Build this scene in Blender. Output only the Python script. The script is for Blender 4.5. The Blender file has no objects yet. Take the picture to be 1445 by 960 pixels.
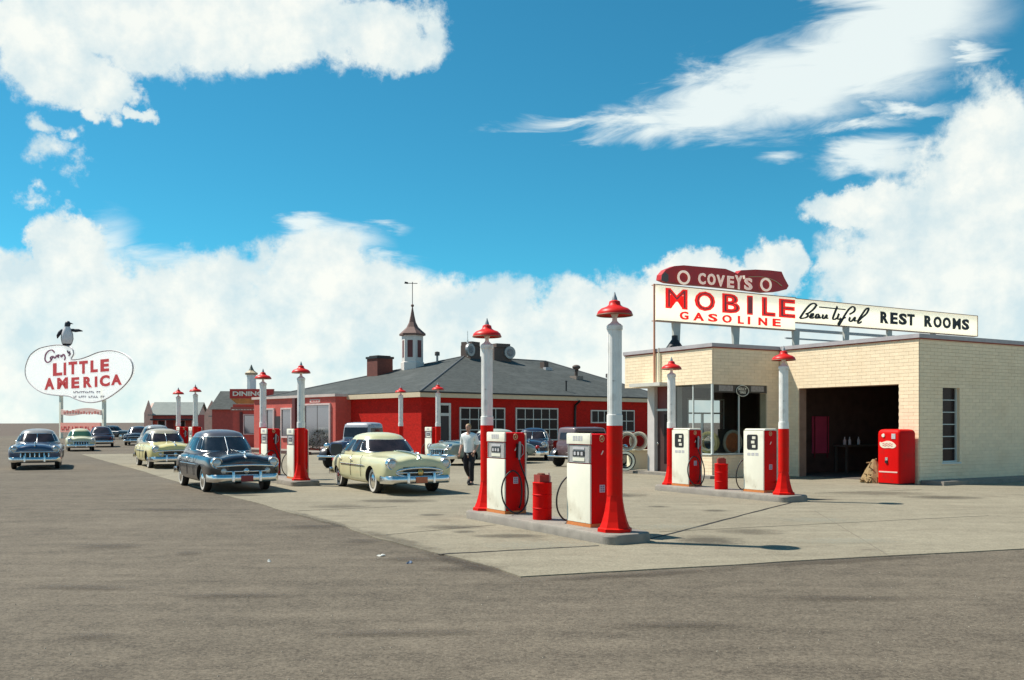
import bpy, bmesh, math, random
from mathutils import Vector, Matrix

random.seed(11)
R = math.radians
SC = bpy.context.scene
COL = SC.collection
S = 1.08                       # survey units -> metres
F, U0, HV, CZ = 1310.0, 722.5, 598.0, 1.65   # focal length (px), centre column, horizon row, eye height

# ------------------------------------------------------------------ camera
cam_d = bpy.data.cameras.new('camera')
cam = bpy.data.objects.new('camera', cam_d)
COL.objects.link(cam)
cam.location = (0, 0, CZ * S)
cam.rotation_euler = (R(90), 0, 0)
cam_d.sensor_width = 36.0
cam_d.lens = 36.0 * F / 1445.0
cam_d.shift_y = (HV - 480.0) / 1445.0
cam_d.clip_start = 0.05
cam_d.clip_end = 20000
SC.camera = cam

# ------------------------------------------------------------------ sun
SUN_EL = R(55)
SUN_AZ = Vector((0.953, -0.303)).normalized()          # the way shadows fall on the ground
sd = bpy.data.lights.new('sun', 'SUN')
sd.energy = 5.0
sd.angle = R(0.53)
sd.color = (1.0, 0.95, 0.86)
sun = bpy.data.objects.new('sun', sd)
COL.objects.link(sun)
sun.location = (-40, 20, 60)
sun.rotation_euler = Vector((SUN_AZ.x * math.cos(SUN_EL), SUN_AZ.y * math.cos(SUN_EL), -math.sin(SUN_EL))).to_track_quat('-Z', 'Y').to_euler()

# ------------------------------------------------------------------ view
SC.view_settings.view_transform = 'Standard'
SC.view_settings.look = 'None'
SC.view_settings.gamma = 1.0
SC.view_settings.exposure = 0.42
SC.view_settings.use_curve_mapping = False
SC.render.engine = 'CYCLES'
SC.cycles.max_bounces = 6
SC.cycles.use_denoising = True

# ------------------------------------------------------------------ world: sky and clouds
W = bpy.data.worlds.new('World')
SC.world = W
W.use_nodes = True
nt = W.node_tree
for n_ in list(nt.nodes):
    nt.nodes.remove(n_)


def N(tree, kind, **kw):
    n = tree.nodes.new(kind)
    for k, v in kw.items():
        if k.startswith('i_'):
            n.inputs[k[2:].replace('_', ' ')].default_value = v
        else:
            setattr(n, k, v)
    return n


def mth(tree, op, a, b=None, clamp=False):
    n = tree.nodes.new('ShaderNodeMath')
    n.operation = op
    n.use_clamp = clamp
    for i, s in enumerate((a, b)):
        if s is None:
            continue
        if hasattr(s, 'links') or hasattr(s, 'is_linked'):
            tree.links.new(s, n.inputs[i])
        else:
            n.inputs[i].default_value = s
    return n.outputs[0]


def build_world():
    L = nt.links.new
    out = N(nt, 'ShaderNodeOutputWorld')
    bg = N(nt, 'ShaderNodeBackground')
    bg.inputs['Strength'].default_value = 0.094
    L(bg.outputs[0], out.inputs[0])
    sky = N(nt, 'ShaderNodeTexSky')
    sky.sky_type = 'NISHITA'
    sky.sun_disc = False
    sky.sun_elevation = SUN_EL
    sky.sun_rotation = math.atan2(-SUN_AZ.x, -SUN_AZ.y)
    sky.altitude = 1900
    sky.air_density = 1.0
    sky.dust_density = 0.4
    sky.ozone_density = 2.0
    tint = N(nt, 'ShaderNodeMix', data_type='RGBA', blend_type='MULTIPLY')
    tint.inputs['Factor'].default_value = 1.0
    L(sky.outputs[0], tint.inputs[6])
    tint.inputs[7].default_value = SKY_TINT
    tc = N(nt, 'ShaderNodeTexCoord')
    sep = N(nt, 'ShaderNodeSeparateXYZ')
    L(tc.outputs['Generated'], sep.inputs[0])
    az = mth(nt, 'MULTIPLY', mth(nt, 'ARCTAN2', sep.outputs[0], sep.outputs[1]), 57.2958)
    el = mth(nt, 'MULTIPLY', mth(nt, 'ARCSINE', sep.outputs[2]), 57.2958)
    # warp
    nz = N(nt, 'ShaderNodeTexNoise')
    nz.inputs['Scale'].default_value = 9.0
    nz.inputs['Detail'].default_value = 9.0
    nz.inputs['Roughness'].default_value = 0.62
    L(tc.outputs['Generated'], nz.inputs['Vector'])
    nsep = N(nt, 'ShaderNodeSeparateColor')
    L(nz.outputs['Color'], nsep.inputs[0])
    az2 = mth(nt, 'ADD', az, mth(nt, 'MULTIPLY', mth(nt, 'SUBTRACT', nsep.outputs[0], 0.5), 9.0))
    el2 = mth(nt, 'ADD', el, mth(nt, 'MULTIPLY', mth(nt, 'SUBTRACT', nsep.outputs[1], 0.5), 6.5))
    cmb = N(nt, 'ShaderNodeCombineXYZ')
    L(az2, cmb.inputs[0])
    L(el2, cmb.inputs[1])
    def field(vec, blobs):
        dens = None
        for (bx, by, rx, ry, wgt) in blobs:
            sub = N(nt, 'ShaderNodeVectorMath', operation='SUBTRACT')
            L(vec, sub.inputs[0])
            sub.inputs[1].default_value = (bx, by, 0)
            mul = N(nt, 'ShaderNodeVectorMath', operation='MULTIPLY')
            L(sub.outputs[0], mul.inputs[0])
            mul.inputs[1].default_value = (1 / rx, 1 / ry, 0)
            dot = N(nt, 'ShaderNodeVectorMath', operation='LENGTH')
            L(mul.outputs[0], dot.inputs[0])
            val = mth(nt, 'MULTIPLY', mth(nt, 'SUBTRACT', 1.0, dot.outputs['Value']), wgt)
            dens = val if dens is None else mth(nt, 'MAXIMUM', dens, val)
        return dens
    dens = field(cmb.outputs[0], CLOUDS)
    # the low bank that runs round the whole horizon
    bank = mth(nt, 'MULTIPLY', mth(nt, 'SUBTRACT', 7.4, el2), 0.22)
    dens = mth(nt, 'MAXIMUM', dens, bank)
    # fair weather cumulus on the rest of the dome
    n3 = N(nt, 'ShaderNodeTexNoise')
    n3.inputs['Scale'].default_value = 2.6
    n3.inputs['Detail'].default_value = 8.0
    n3.inputs['Roughness'].default_value = 0.55
    L(tc.outputs['Generated'], n3.inputs['Vector'])
    rest = mth(nt, 'MULTIPLY', mth(nt, 'SUBTRACT', n3.outputs[0], 0.60), 4.0)
    side = mth(nt, 'MULTIPLY', mth(nt, 'SUBTRACT', mth(nt, 'ABSOLUTE', az), 33.0), 0.15, True)
    top = mth(nt, 'MULTIPLY', mth(nt, 'SUBTRACT', el, 30.0), 0.15, True)
    rest = mth(nt, 'ADD', mth(nt, 'MULTIPLY', rest, mth(nt, 'MAXIMUM', side, top)), mth(nt, 'MULTIPLY', mth(nt, 'SUBTRACT', 1.0, mth(nt, 'MAXIMUM', side, top)), -1.0))
    dens = mth(nt, 'MAXIMUM', dens, rest)
    n2 = N(nt, 'ShaderNodeTexNoise')
    n2.inputs['Scale'].default_value = 21.0
    n2.inputs['Detail'].default_value = 11.0
    n2.inputs['Roughness'].default_value = 0.66
    L(tc.outputs['Generated'], n2.inputs['Vector'])
    dens = mth(nt, 'ADD', dens, mth(nt, 'MULTIPLY', mth(nt, 'SUBTRACT', n2.outputs[0], 0.5), 0.85))
    mr = N(nt, 'ShaderNodeMapRange', interpolation_type='SMOOTHSTEP')
    L(dens, mr.inputs['Value'])
    mr.inputs['From Min'].default_value = -0.02
    mr.inputs['From Max'].default_value = 0.27
    # cloud colour: relief lit from the sun's side, thin parts bluer
    cr = N(nt, 'ShaderNodeValToRGB')
    cr.color_ramp.elements[0].position = 0.18
    cr.color_ramp.elements[0].color = (5.6, 6.6, 6.8, 1)
    cr.color_ramp.elements[1].position = 0.74
    cr.color_ramp.elements[1].color = (7.75, 7.95, 7.45, 1)

    def relief_noise(off):
        vm = N(nt, 'ShaderNodeVectorMath', operation='ADD')
        L(tc.outputs['Generated'], vm.inputs[0])
        vm.inputs[1].default_value = off
        n4 = N(nt, 'ShaderNodeTexNoise')
        n4.inputs['Scale'].default_value = 11.0
        n4.inputs['Detail'].default_value = 8.0
        n4.inputs['Roughness'].default_value = 0.6
        L(vm.outputs[0], n4.inputs['Vector'])
        return n4.outputs[0]
    ra, rb = relief_noise((0, 0, 0)), relief_noise((-.016, .0, .014))
    shade = mth(nt, 'ADD', mth(nt, 'ADD', mth(nt, 'MULTIPLY', mth(nt, 'SUBTRACT', ra, rb), 1.9), mth(nt, 'MULTIPLY', ra, .55)), mth(nt, 'MULTIPLY', mth(nt, 'MINIMUM', dens, 1.0), 0.38))
    L(shade, cr.inputs[0])
    op = mth(nt, 'MULTIPLY', mr.outputs[0], mth(nt, 'ADD', .80, mth(nt, 'MULTIPLY', ra, .30)), True)
    # cirrus: soft, drawn out along their own direction
    c2 = N(nt, 'ShaderNodeCombineXYZ')
    L(az, c2.inputs[0])
    L(el, c2.inputs[1])
    mp = N(nt, 'ShaderNodeMapping')
    mp.inputs['Rotation'].default_value = (0, 0, R(-20))
    mp.inputs['Scale'].default_value = (.11, .42, 1)
    L(c2.outputs[0], mp.inputs[0])
    n6 = N(nt, 'ShaderNodeTexNoise')
    n6.inputs['Scale'].default_value = 1.3
    n6.inputs['Detail'].default_value = 9.0
    n6.inputs['Roughness'].default_value = 0.62
    n6.inputs['Distortion'].default_value = .6
    L(mp.outputs[0], n6.inputs['Vector'])
    n7 = N(nt, 'ShaderNodeSeparateColor')
    L(n6.outputs['Color'], n7.inputs[0])
    c3 = N(nt, 'ShaderNodeCombineXYZ')
    L(mth(nt, 'ADD', az, mth(nt, 'MULTIPLY', mth(nt, 'SUBTRACT', n7.outputs[0], .5), 7.0)), c3.inputs[0])
    L(mth(nt, 'ADD', el, mth(nt, 'MULTIPLY', mth(nt, 'SUBTRACT', n7.outputs[1], .5), 3.6)), c3.inputs[1])
    cd = mth(nt, 'ADD', field(c3.outputs[0], CIRRUS), mth(nt, 'MULTIPLY', mth(nt, 'SUBTRACT', n6.outputs[0], .5), .9))
    m2 = N(nt, 'ShaderNodeMapRange', interpolation_type='SMOOTHSTEP')
    L(cd, m2.inputs['Value'])
    m2.inputs['From Min'].default_value = -.10
    m2.inputs['From Max'].default_value = .62
    m2.inputs['To Max'].default_value = .92
    mix0 = N(nt, 'ShaderNodeMix', data_type='RGBA')
    L(m2.outputs[0], mix0.inputs['Factor'])
    L(tint.outputs[2], mix0.inputs[6])
    mix0.inputs[7].default_value = (7.1, 7.75, 7.6, 1)
    mix = N(nt, 'ShaderNodeMix', data_type='RGBA')
    L(op, mix.inputs['Factor'])
    L(mix0.outputs[2], mix.inputs[6])
    L(cr.outputs[0], mix.inputs[7])
    L(mix.outputs[2], bg.inputs['Color'])


def ae(u, v):
    return (math.degrees(math.atan((u - U0) / F)), math.degrees(math.atan((HV - v) / math.hypot(F, u - U0))))


SKY_TINT = (0.27, 1.03, 1.03, 1)
CLOUDS = []
for (u, v, ru, rv, w) in [
    (60, 420, 150, 85, 1.0), (92, 350, 45, 65, 1.0), (300, 480, 230, 110, 1.0), (445, 430, 140, 100, 1.0),
    (580, 470, 120, 100, 1.0), (700, 500, 130, 100, 1.0),
    (840, 480, 120, 85, 1.0), (930, 430, 85, 65, 1.0), (975, 385, 60, 38, 1.0), (1092, 372, 52, 48, 1.0),
    (1020, 400, 70, 40, 1.0), (1345, 390, 165, 170, 1.0), (1410, 270, 130, 140, 1.1), (1225, 290, 82, 28, .8),
    (1195, 376, 40, 26, .5), (1225, 345, 16, 26, .4),
    (200, 10, 240, 82, 1.0), (60, 70, 100, 66, 1.0), (125, 112, 56, 50, .8), (108, 156, 24, 18, .55), (188, 153, 20, 12, .5),
    (370, 25, 190, 66, 1.0), (540, 45, 95, 60, 1.0), (62, 185, 24, 12, .3), (66, 215, 20, 14, .22), (98, 232, 16, 20, .2), (62, 262, 18, 10, .2), (80, 140, 22, 10, .35), (150, 165, 18, 14, .35),
]:
    a0, e0 = ae(u, v)
    CLOUDS.append((a0, e0, math.degrees(ru / F), math.degrees(rv / F), w))
CIRRUS = []
for (u, v, ru, rv, w) in [(905, 174, 90, 24, .7), (1000, 156, 130, 44, .95), (1110, 122, 150, 64, 1.0), (1215, 84, 140, 64, 1.0), (1270, 30, 140, 60, 1.0), (800, 178, 90, 12, .5),
                          (1362, 78, 34, 18, .6), (1105, 222, 24, 10, .4), (1235, 225, 85, 26, .7), (1205, 180, 70, 12, .55), (1285, 155, 60, 12, .55), (545, 322, 22, 10, .35), (475, 350, 80, 34, .8), (440, 322, 40, 18, .7),
                          (560, 395, 60, 26, .6), (330, 380, 180, 22, .5), (140, 360, 50, 60, .6)]:
    a0, e0 = ae(u, v)
    CIRRUS.append((a0, e0, math.degrees(ru / F), math.degrees(rv / F), w))
build_world()


# ------------------------------------------------------------------ materials
MATS = {}


def mat(name, col, rough=0.6, metal=0.0, var=0.12, scale=3.0, bump=0.0, bscale=40.0, spec=0.5, coat=0.0, dirt=None, dscale=1.2, stretch=None, wear=None):
    """procedural paint/stone/metal: base colour broken up by noise, optional bump, optional dirt colour in patches"""
    if name in MATS:
        return MATS[name]
    m = bpy.data.materials.new(name)
    m.use_nodes = True
    t = m.node_tree
    b = t.nodes['Principled BSDF']
    b.inputs['Roughness'].default_value = rough
    b.inputs['Metallic'].default_value = metal
    b.inputs['Specular IOR Level'].default_value = spec
    if coat:
        b.inputs['Coat Weight'].default_value = coat
        b.inputs['Coat Roughness'].default_value = 0.08
    tc = N(t, 'ShaderNodeTexCoord')
    src = tc.outputs['Object']
    if stretch:
        mp = N(t, 'ShaderNodeMapping')
        mp.inputs['Scale'].default_value = stretch
        t.links.new(src, mp.inputs[0])
        src = mp.outputs[0]
    nz = N(t, 'ShaderNodeTexNoise')
    nz.inputs['Scale'].default_value = scale
    nz.inputs['Detail'].default_value = 6
    nz.inputs['Roughness'].default_value = 0.6
    t.links.new(src, nz.inputs['Vector'])
    rp = N(t, 'ShaderNodeValToRGB')
    rp.color_ramp.elements[0].position = 0.28
    rp.color_ramp.elements[1].position = 0.72
    rp.color_ramp.elements[0].color = tuple(c * (1 - var) for c in col) + (1,)
    rp.color_ramp.elements[1].color = tuple(min(1, c * (1 + var * .7)) for c in col) + (1,)
    t.links.new(nz.outputs[0], rp.inputs[0])
    cout = rp.outputs[0]
    if dirt:
        n2 = N(t, 'ShaderNodeTexNoise')
        n2.inputs['Scale'].default_value = dscale
        n2.inputs['Detail'].default_value = 7
        t.links.new(src, n2.inputs['Vector'])
        mr = N(t, 'ShaderNodeMapRange')
        mr.inputs['From Min'].default_value = 0.52
        mr.inputs['From Max'].default_value = 0.74
        t.links.new(n2.outputs[0], mr.inputs[0])
        mx = N(t, 'ShaderNodeMix', data_type='RGBA')
        t.links.new(mr.outputs[0], mx.inputs['Factor'])
        t.links.new(cout, mx.inputs[6])
        mx.inputs[7].default_value = tuple(dirt) + (1,)
        cout = mx.outputs[2]
    if wear:
        n5 = N(t, 'ShaderNodeTexNoise')
        n5.inputs['Scale'].default_value = wear[1]
        n5.inputs['Detail'].default_value = 10
        n5.inputs['Roughness'].default_value = .7
        t.links.new(src, n5.inputs['Vector'])
        m5 = N(t, 'ShaderNodeMapRange')
        m5.inputs['From Min'].default_value = .63
        m5.inputs['From Max'].default_value = .70
        m5.inputs['To Max'].default_value = .8
        t.links.new(n5.outputs[0], m5.inputs[0])
        x5 = N(t, 'ShaderNodeMix', data_type='RGBA')
        t.links.new(m5.outputs[0], x5.inputs['Factor'])
        t.links.new(cout, x5.inputs[6])
        x5.inputs[7].default_value = tuple(wear[0]) + (1,)
        cout = x5.outputs[2]
    t.links.new(cout, b.inputs['Base Color'])
    rm = N(t, 'ShaderNodeMapRange')
    rm.inputs['To Min'].default_value = max(0.02, rough - 0.08)
    rm.inputs['To Max'].default_value = min(1, rough + 0.10)
    t.links.new(nz.outputs[0], rm.inputs[0])
    t.links.new(rm.outputs[0], b.inputs['Roughness'])
    if bump:
        n3 = N(t, 'ShaderNodeTexNoise')
        n3.inputs['Scale'].default_value = bscale
        n3.inputs['Detail'].default_value = 4
        t.links.new(src, n3.inputs['Vector'])
        bp = N(t, 'ShaderNodeBump')
        bp.inputs['Strength'].default_value = bump
        bp.inputs['Distance'].default_value = 0.02
        t.links.new(n3.outputs[0], bp.inputs['Height'])
        t.links.new(bp.outputs[0], b.inputs['Normal'])
    MATS[name] = m
    return m


def glass_mat(name, tint, refl=1.0):
    m = bpy.data.materials.new(name)
    m.use_nodes = True
    t = m.node_tree
    t.nodes.remove(t.nodes['Principled BSDF'])
    o = t.nodes['Material Output']
    tr = N(t, 'ShaderNodeBsdfTransparent')
    tr.inputs[0].default_value = tuple(tint) + (1,)
    gl = N(t, 'ShaderNodeBsdfGlossy')
    gl.inputs['Roughness'].default_value = 0.03
    fr = N(t, 'ShaderNodeFresnel')
    gm_ = N(t, 'ShaderNodeNewGeometry')
    t.links.new(mth(t, 'SUBTRACT', 1.5, mth(t, 'MULTIPLY', gm_.outputs['Backfacing'], 1.5 - 1 / 1.5)), fr.inputs[0])
    nz = N(t, 'ShaderNodeTexNoise')
    nz.inputs['Scale'].default_value = 2.0
    ad = mth(t, 'MULTIPLY', fr.outputs[0], mth(t, 'ADD', refl, mth(t, 'MULTIPLY', nz.outputs[0], 0.3)), True)
    mx = N(t, 'ShaderNodeMixShader')
    t.links.new(ad, mx.inputs[0])
    t.links.new(tr.outputs[0], mx.inputs[1])
    t.links.new(gl.outputs[0], mx.inputs[2])
    t.links.new(mx.outputs[0], o.inputs[0])
    MATS[name] = m
    return m


RED = mat('red_enamel', (.66, .004, .003), .5, var=.10, scale=2, spec=.10, dirt=(.48, .012, .008), dscale=3, wear=((.22, .03, .02), 7))
REDP = mat('red_post_paint', (.70, .008, .003), .5, var=.12, scale=4, spec=.12, dirt=(.50, .02, .01), dscale=4, wear=((.20, .05, .03), 6))
WHITE = mat('white_enamel', (.78, .745, .60), .4, var=.07, scale=2, spec=.35, dirt=(.60, .55, .42), dscale=2.6, wear=((.36, .28, .18), 6))
WPOST = mat('white_post_paint', (.86, .83, .77), .5, var=.10, scale=5, dirt=(.60, .56, .50), dscale=4, wear=((.26, .20, .15), 7))
SHADE = mat('lamp_shade_red', (.68, .018, .012), .4, var=.12, scale=6, spec=.3)
CHROME = mat('chrome', (.80, .79, .77), .22, 1.0, var=.06, scale=4)
STEEL = mat('grey_steel', (.36, .36, .35), .45, .6, var=.15)
BRASS = mat('brass', (.65, .45, .16), .35, .9)
RUBBER = mat('black_rubber', (.012, .012, .012), .55, var=.3)
DARK = mat('dark_paint', (.015, .014, .014), .5, var=.3)
ORANGE = mat('orange_skirt', (.62, .20, .05), .55, var=.2)
GREY = mat('grey_panel', (.40, .38, .36), .5, var=.15, scale=9)
LGREY = mat('pale_grey_print', (.52, .50, .50), .6, var=.25, scale=30)
CREAM = mat('cream_paint', (.78, .72, .50), .5, var=.06)
CONC = mat('island_concrete', (.27, .24, .20), .85, var=.25, scale=6, bump=.3, bscale=60, dirt=(.20, .17, .15), dscale=3)
BRICK = mat('cream_glazed_brick', (.94, .75, .51), .6, var=.06, scale=5, dirt=(.87, .67, .44), dscale=.8, spec=.25, bump=.05)
MORTAR = mat('mortar', (.82, .63, .42), .9, var=.1)
COPING = mat('grey_coping', (.42, .38, .38), .6, var=.15)
TRIMRED = mat('brown_red_trim', (.33, .07, .04), .6, var=.2)
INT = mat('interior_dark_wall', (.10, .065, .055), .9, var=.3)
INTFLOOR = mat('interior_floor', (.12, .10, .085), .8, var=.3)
ROOFING = mat('tar_roof', (.16, .15, .14), .9, var=.2)
MULL = mat('pale_mullion', (.60, .64, .60), .5, var=.1)
GLASS = glass_mat('shop_glass', (.78, .82, .82), 1.0)
DGLASS = mat('dark_window_glass', (.022, .013, .014), .22, var=.5, scale=1.3, spec=.14)
LENS = mat('headlamp_glass', (.62, .62, .60), .10, .3, var=.1)
SIGNW = mat('sign_cream_enamel', (.82, .80, .66), .4, var=.04, scale=1.5, dirt=(.72, .68, .52), dscale=.8)
SIGNWHITE = mat('sign_white_enamel', (.94, .92, .86), .4, var=.03, scale=.7)
SIGNRED = mat('sign_letter_red', (.66, .022, .022), .45, var=.1)
NEON = mat('letter_inline', (.45, .05, .05), .4, var=.1)
CARRED = mat('sign_car_dark_red', (.52, .014, .012), .4, var=.12)
SIGNBLK = mat('sign_black', (.012, .012, .014), .5)
SIGNNAVY = mat('sign_script_plum', (.20, .04, .10), .5)
SALMON = mat('salmon_panel', (.86, .36, .28), .5, var=.06)


# ------------------------------------------------------------------ geometry helpers
class MB:
    def __init__(s):
        s.v, s.f, s.m = [], [], []

    def add(s, vs, fs, m=0):
        o = len(s.v)
        s.v += [tuple(p) for p in vs]
        for f in fs:
            s.f.append(tuple(o + i for i in f))
            s.m.append(m)
        return s

    def box(s, x0, x1, y0, y1, z0, z1, m=0):
        vs = [(x0, y0, z0), (x1, y0, z0), (x1, y1, z0), (x0, y1, z0), (x0, y0, z1), (x1, y0, z1), (x1, y1, z1), (x0, y1, z1)]
        return s.add(vs, [(3, 2, 1, 0), (4, 5, 6, 7), (0, 1, 5, 4), (1, 2, 6, 5), (2, 3, 7, 6), (3, 0, 4, 7)], m)

    def prism(s, pts, lo, hi, axis='z', m=0):
        """outline extruded along an axis; outline in the other two coordinates (x,y),(x,z) or (y,z)"""
        def P(a, b, c):
            return {'z': (a, b, c), 'y': (a, c, b), 'x': (c, a, b)}[axis]
        n = len(pts)
        vs = [P(a, b, lo) for a, b in pts] + [P(a, b, hi) for a, b in pts]
        fs = [tuple(range(n - 1, -1, -1)), tuple(range(n, 2 * n))] + [(i, (i + 1) % n, n + (i + 1) % n, n + i) for i in range(n)]
        return s.add(vs, fs, m)

    def rows(s, rows, close_u=False, cap=False, m=0):
        n = len(rows[0])
        o = []
        for r in rows:
            o += list(r)
        fs = []
        for i in range(len(rows) - 1):
            for j in range(n if close_u else n - 1):
                a, b = i * n + j, i * n + (j + 1) % n
                fs.append((a, b, b + n, a + n))
        if cap:
            fs.append(tuple(range(n - 1, -1, -1)))
            k = (len(rows) - 1) * n
            fs.append(tuple(range(k, k + n)))
        return s.add(o, fs, m)

    def lathe(s, prof, n=20, c=(0, 0, 0), axis='z', cap=True, m=0, ph=0.0):
        rows = []
        for r, z in prof:
            ring = []
            for i in range(n):
                a = 2 * math.pi * i / n + ph
                x, y = r * math.cos(a), r * math.sin(a)
                p = {'z': (x, y, z), 'x': (z, x, y), 'y': (x, z, y)}[axis]
                ring.append((p[0] + c[0], p[1] + c[1], p[2] + c[2]))
            rows.append(ring)
        return s.rows(rows, True, cap, m)

    def tube(s, pts, r, n=8, closed=False, m=0):
        pts = [Vector(p) for p in pts]
        k = len(pts)
        rows = []
        up = Vector((0.13, 0.31, 0.94)).normalized()
        for i, p in enumerate(pts):
            if closed:
                d = pts[(i + 1) % k] - pts[i - 1]
            else:
                d = pts[min(i + 1, k - 1)] - pts[max(i - 1, 0)]
            d.normalize()
            a = d.cross(up)
            if a.length < 1e-4:
                a = d.cross(Vector((1, 0, 0)))
            a.normalize()
            b = d.cross(a)
            rr = r[i] if isinstance(r, (list, tuple)) else r
            rows.append([p + a * (rr * math.cos(2 * math.pi * j / n)) + b * (rr * math.sin(2 * math.pi * j / n)) for j in range(n)])
        if closed:
            rows.append(rows[0])
        return s.rows(rows, True, not closed, m)

    def ball(s, c, rx, ry=None, rz=None, n=12, k=8, m=0):
        ry = rx if ry is None else ry
        rz = rx if rz is None else rz
        rows = []
        for i in range(k + 1):
            t = math.pi * (i / k) if 0 < i < k else (1e-3 if i == 0 else math.pi - 1e-3)
            rows.append([(c[0] + rx * math.sin(t) * math.cos(2 * math.pi * j / n), c[1] + ry * math.sin(t) * math.sin(2 * math.pi * j / n), c[2] + rz * math.cos(t)) for j in range(n)])
        return s.rows(rows, True, True, m)

    def mesh(s, name, mats, smooth=None):
        me = bpy.data.meshes.new(name)
        me.from_pydata([(x * S, y * S, z * S) for x, y, z in s.v], [], s.f)
        for mm in (mats if isinstance(mats, (list, tuple)) else [mats]):
            me.materials.append(mm)
        me.polygons.foreach_set('material_index', s.m)
        bm = bmesh.new()
        bm.from_mesh(me)
        bmesh.ops.recalc_face_normals(bm, faces=bm.faces)
        bm.to_mesh(me)
        bm.free()
        if smooth is not None:
            me.polygons.foreach_set('use_smooth', [True] * len(me.polygons))
            me.set_sharp_from_angle(angle=R(smooth))
        me.update()
        return me

    def build(s, name, mats, parent=None, smooth=None, loc=None, rz=0.0):
        o = bpy.data.objects.new(name, s.mesh(name, mats, smooth))
        COL.objects.link(o)
        if parent:
            o.parent = parent
        if loc is not None:
            o.location = Vector(loc) * S
        o.rotation_euler[2] = rz
        return o


def tag(o, label=None, cat=None, group=None, kind=None):
    if label: o['label'] = label
    if cat: o['category'] = cat
    if group: o['group'] = group
    if kind: o['kind'] = kind
    return o


def thing(name, label, cat, loc, rz=0.0, group=None):
    o = bpy.data.objects.new(name, None)
    COL.objects.link(o)
    o.empty_display_size = 0.2
    o.location = Vector(loc) * S
    o.rotation_euler[2] = rz
    return tag(o, label, cat, group)


def box(name, x0, x1, y0, y1, z0, z1, m, parent=None):
    return MB().box(x0, x1, y0, y1, z0, z1).build(name, m, parent)


def copy_tree(o, parent=None):
    c = o.copy()
    COL.objects.link(c)
    c.parent = parent
    for ch in list(o.children):
        copy_tree(ch, c)
    return c


def place(o, loc, rz, label=None, group=None):
    o.location = Vector(loc) * S
    o.rotation_euler[2] = rz
    return tag(o, label, group=group)


def rrect(x0, x1, y0, y1, r, k=4):
    pts = []
    for cx, cy, a0 in ((x1 - r, y1 - r, 0), (x0 + r, y1 - r, 90), (x0 + r, y0 + r, 180), (x1 - r, y0 + r, 270)):
        for i in range(k + 1):
            a = R(a0 + 90 * i / k)
            pts.append((cx + r * math.cos(a), cy + r * math.sin(a)))
    return pts


def rbox(mb, x0, x1, y0, y1, z0, z1, r=.03, top=.02, m=0):
    """box with rounded upright edges and a softened top edge"""
    rows = []
    for ins, z in ((0, z0), (0, z1 - top), (top * .3, z1 - top * .3), (top, z1)):
        rows.append([(x, y, z) for x, y in rrect(x0 + ins, x1 - ins, y0 + ins, y1 - ins, max(.004, r - ins * .3))])
    return mb.rows(rows, True, True, m)


def catmull(pts, k=6, closed=False):
    out = []
    n = len(pts)
    rng = range(n) if closed else range(n - 1)
    for i in rng:
        if closed:
            p0, p1, p2, p3 = pts[i - 1], pts[i], pts[(i + 1) % n], pts[(i + 2) % n]
        else:
            p0, p1, p2, p3 = pts[max(i - 1, 0)], pts[i], pts[i + 1], pts[min(i + 2, n - 1)]
        for j in range(k):
            t = j / k
            out.append(tuple(.5 * (2 * b + (c - a) * t + (2 * a - 5 * b + 4 * c - d) * t * t + (3 * b - a - 3 * c + d) * t ** 3) for a, b, c, d in zip(p0, p1, p2, p3)))
    if not closed:
        out.append(tuple(pts[-1]))
    return out


def text_mb(body, w, h, bold=0.0, depth=.02, spacing=1.0):
    """flat letters in the x,z plane, front towards -y, lower left corner at the origin, fitted to w by h"""
    cu = bpy.data.curves.new('lettering', 'FONT')
    cu.body = body
    cu.offset = bold
    cu.resolution_u = 3
    cu.space_character = spacing
    ob = bpy.data.objects.new('lettering', cu)
    COL.objects.link(ob)
    dg = bpy.context.evaluated_depsgraph_get()
    me = ob.evaluated_get(dg).to_mesh()
    vs = [v.co.copy() for v in me.vertices]
    fs = [tuple(p.vertices) for p in me.polygons]
    ob.evaluated_get(dg).to_mesh_clear()
    bpy.data.objects.remove(ob)
    bpy.data.curves.remove(cu)
    x0, x1 = min(v.x for v in vs), max(v.x for v in vs)
    y0, y1 = min(v.y for v in vs), max(v.y for v in vs)
    mb = MB()
    n = len(vs)
    P = [((v.x - x0) / (x1 - x0) * w, (v.y - y0) / (y1 - y0) * h) for v in vs]
    cnt = {}
    for f in fs:
        for i in range(len(f)):
            e = tuple(sorted((f[i], f[(i + 1) % len(f)])))
            cnt[e] = cnt.get(e, 0) + 1
    ff = [tuple(f) for f in fs] + [(a, b, b + n, a + n) for (a, b), k in cnt.items() if k == 1]
    mb.add([(x, -depth, z) for x, z in P] + [(x, 0, z) for x, z in P], ff)
    return mb


def shift(mb, dx, dy, dz, fn=None):
    mb.v = [((x + dx, y + dy, z + dz) if fn is None else fn(x + dx, y + dy, z + dz)) for x, y, z in mb.v]
    return mb


def ribbon(mb, strokes, width, y0, y1):
    """brush strokes in the x,z plane as thin slabs, thicker downstrokes"""
    for st in strokes:
        p = catmull([tuple(q) for q in st], 5)
        L_, R_ = [], []
        for i, (x, z) in enumerate(p):
            xa, za = p[max(i - 1, 0)]
            xb, zb = p[min(i + 1, len(p) - 1)]
            dx, dz = xb - xa, zb - za
            l = math.hypot(dx, dz) or 1
            w = width * (0.55 + 0.75 * abs(dz) / l) * .5
            L_.append((x - dz / l * w, z + dx / l * w))
            R_.append((x + dz / l * w, z - dx / l * w))
        rows = [[(a[0], y0, a[1]), (b[0], y0, b[1]), (b[0], y1, b[1]), (a[0], y1, a[1])] for a, b in zip(L_, R_)]
        mb.rows(rows, True, True)
    return mb


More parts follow.
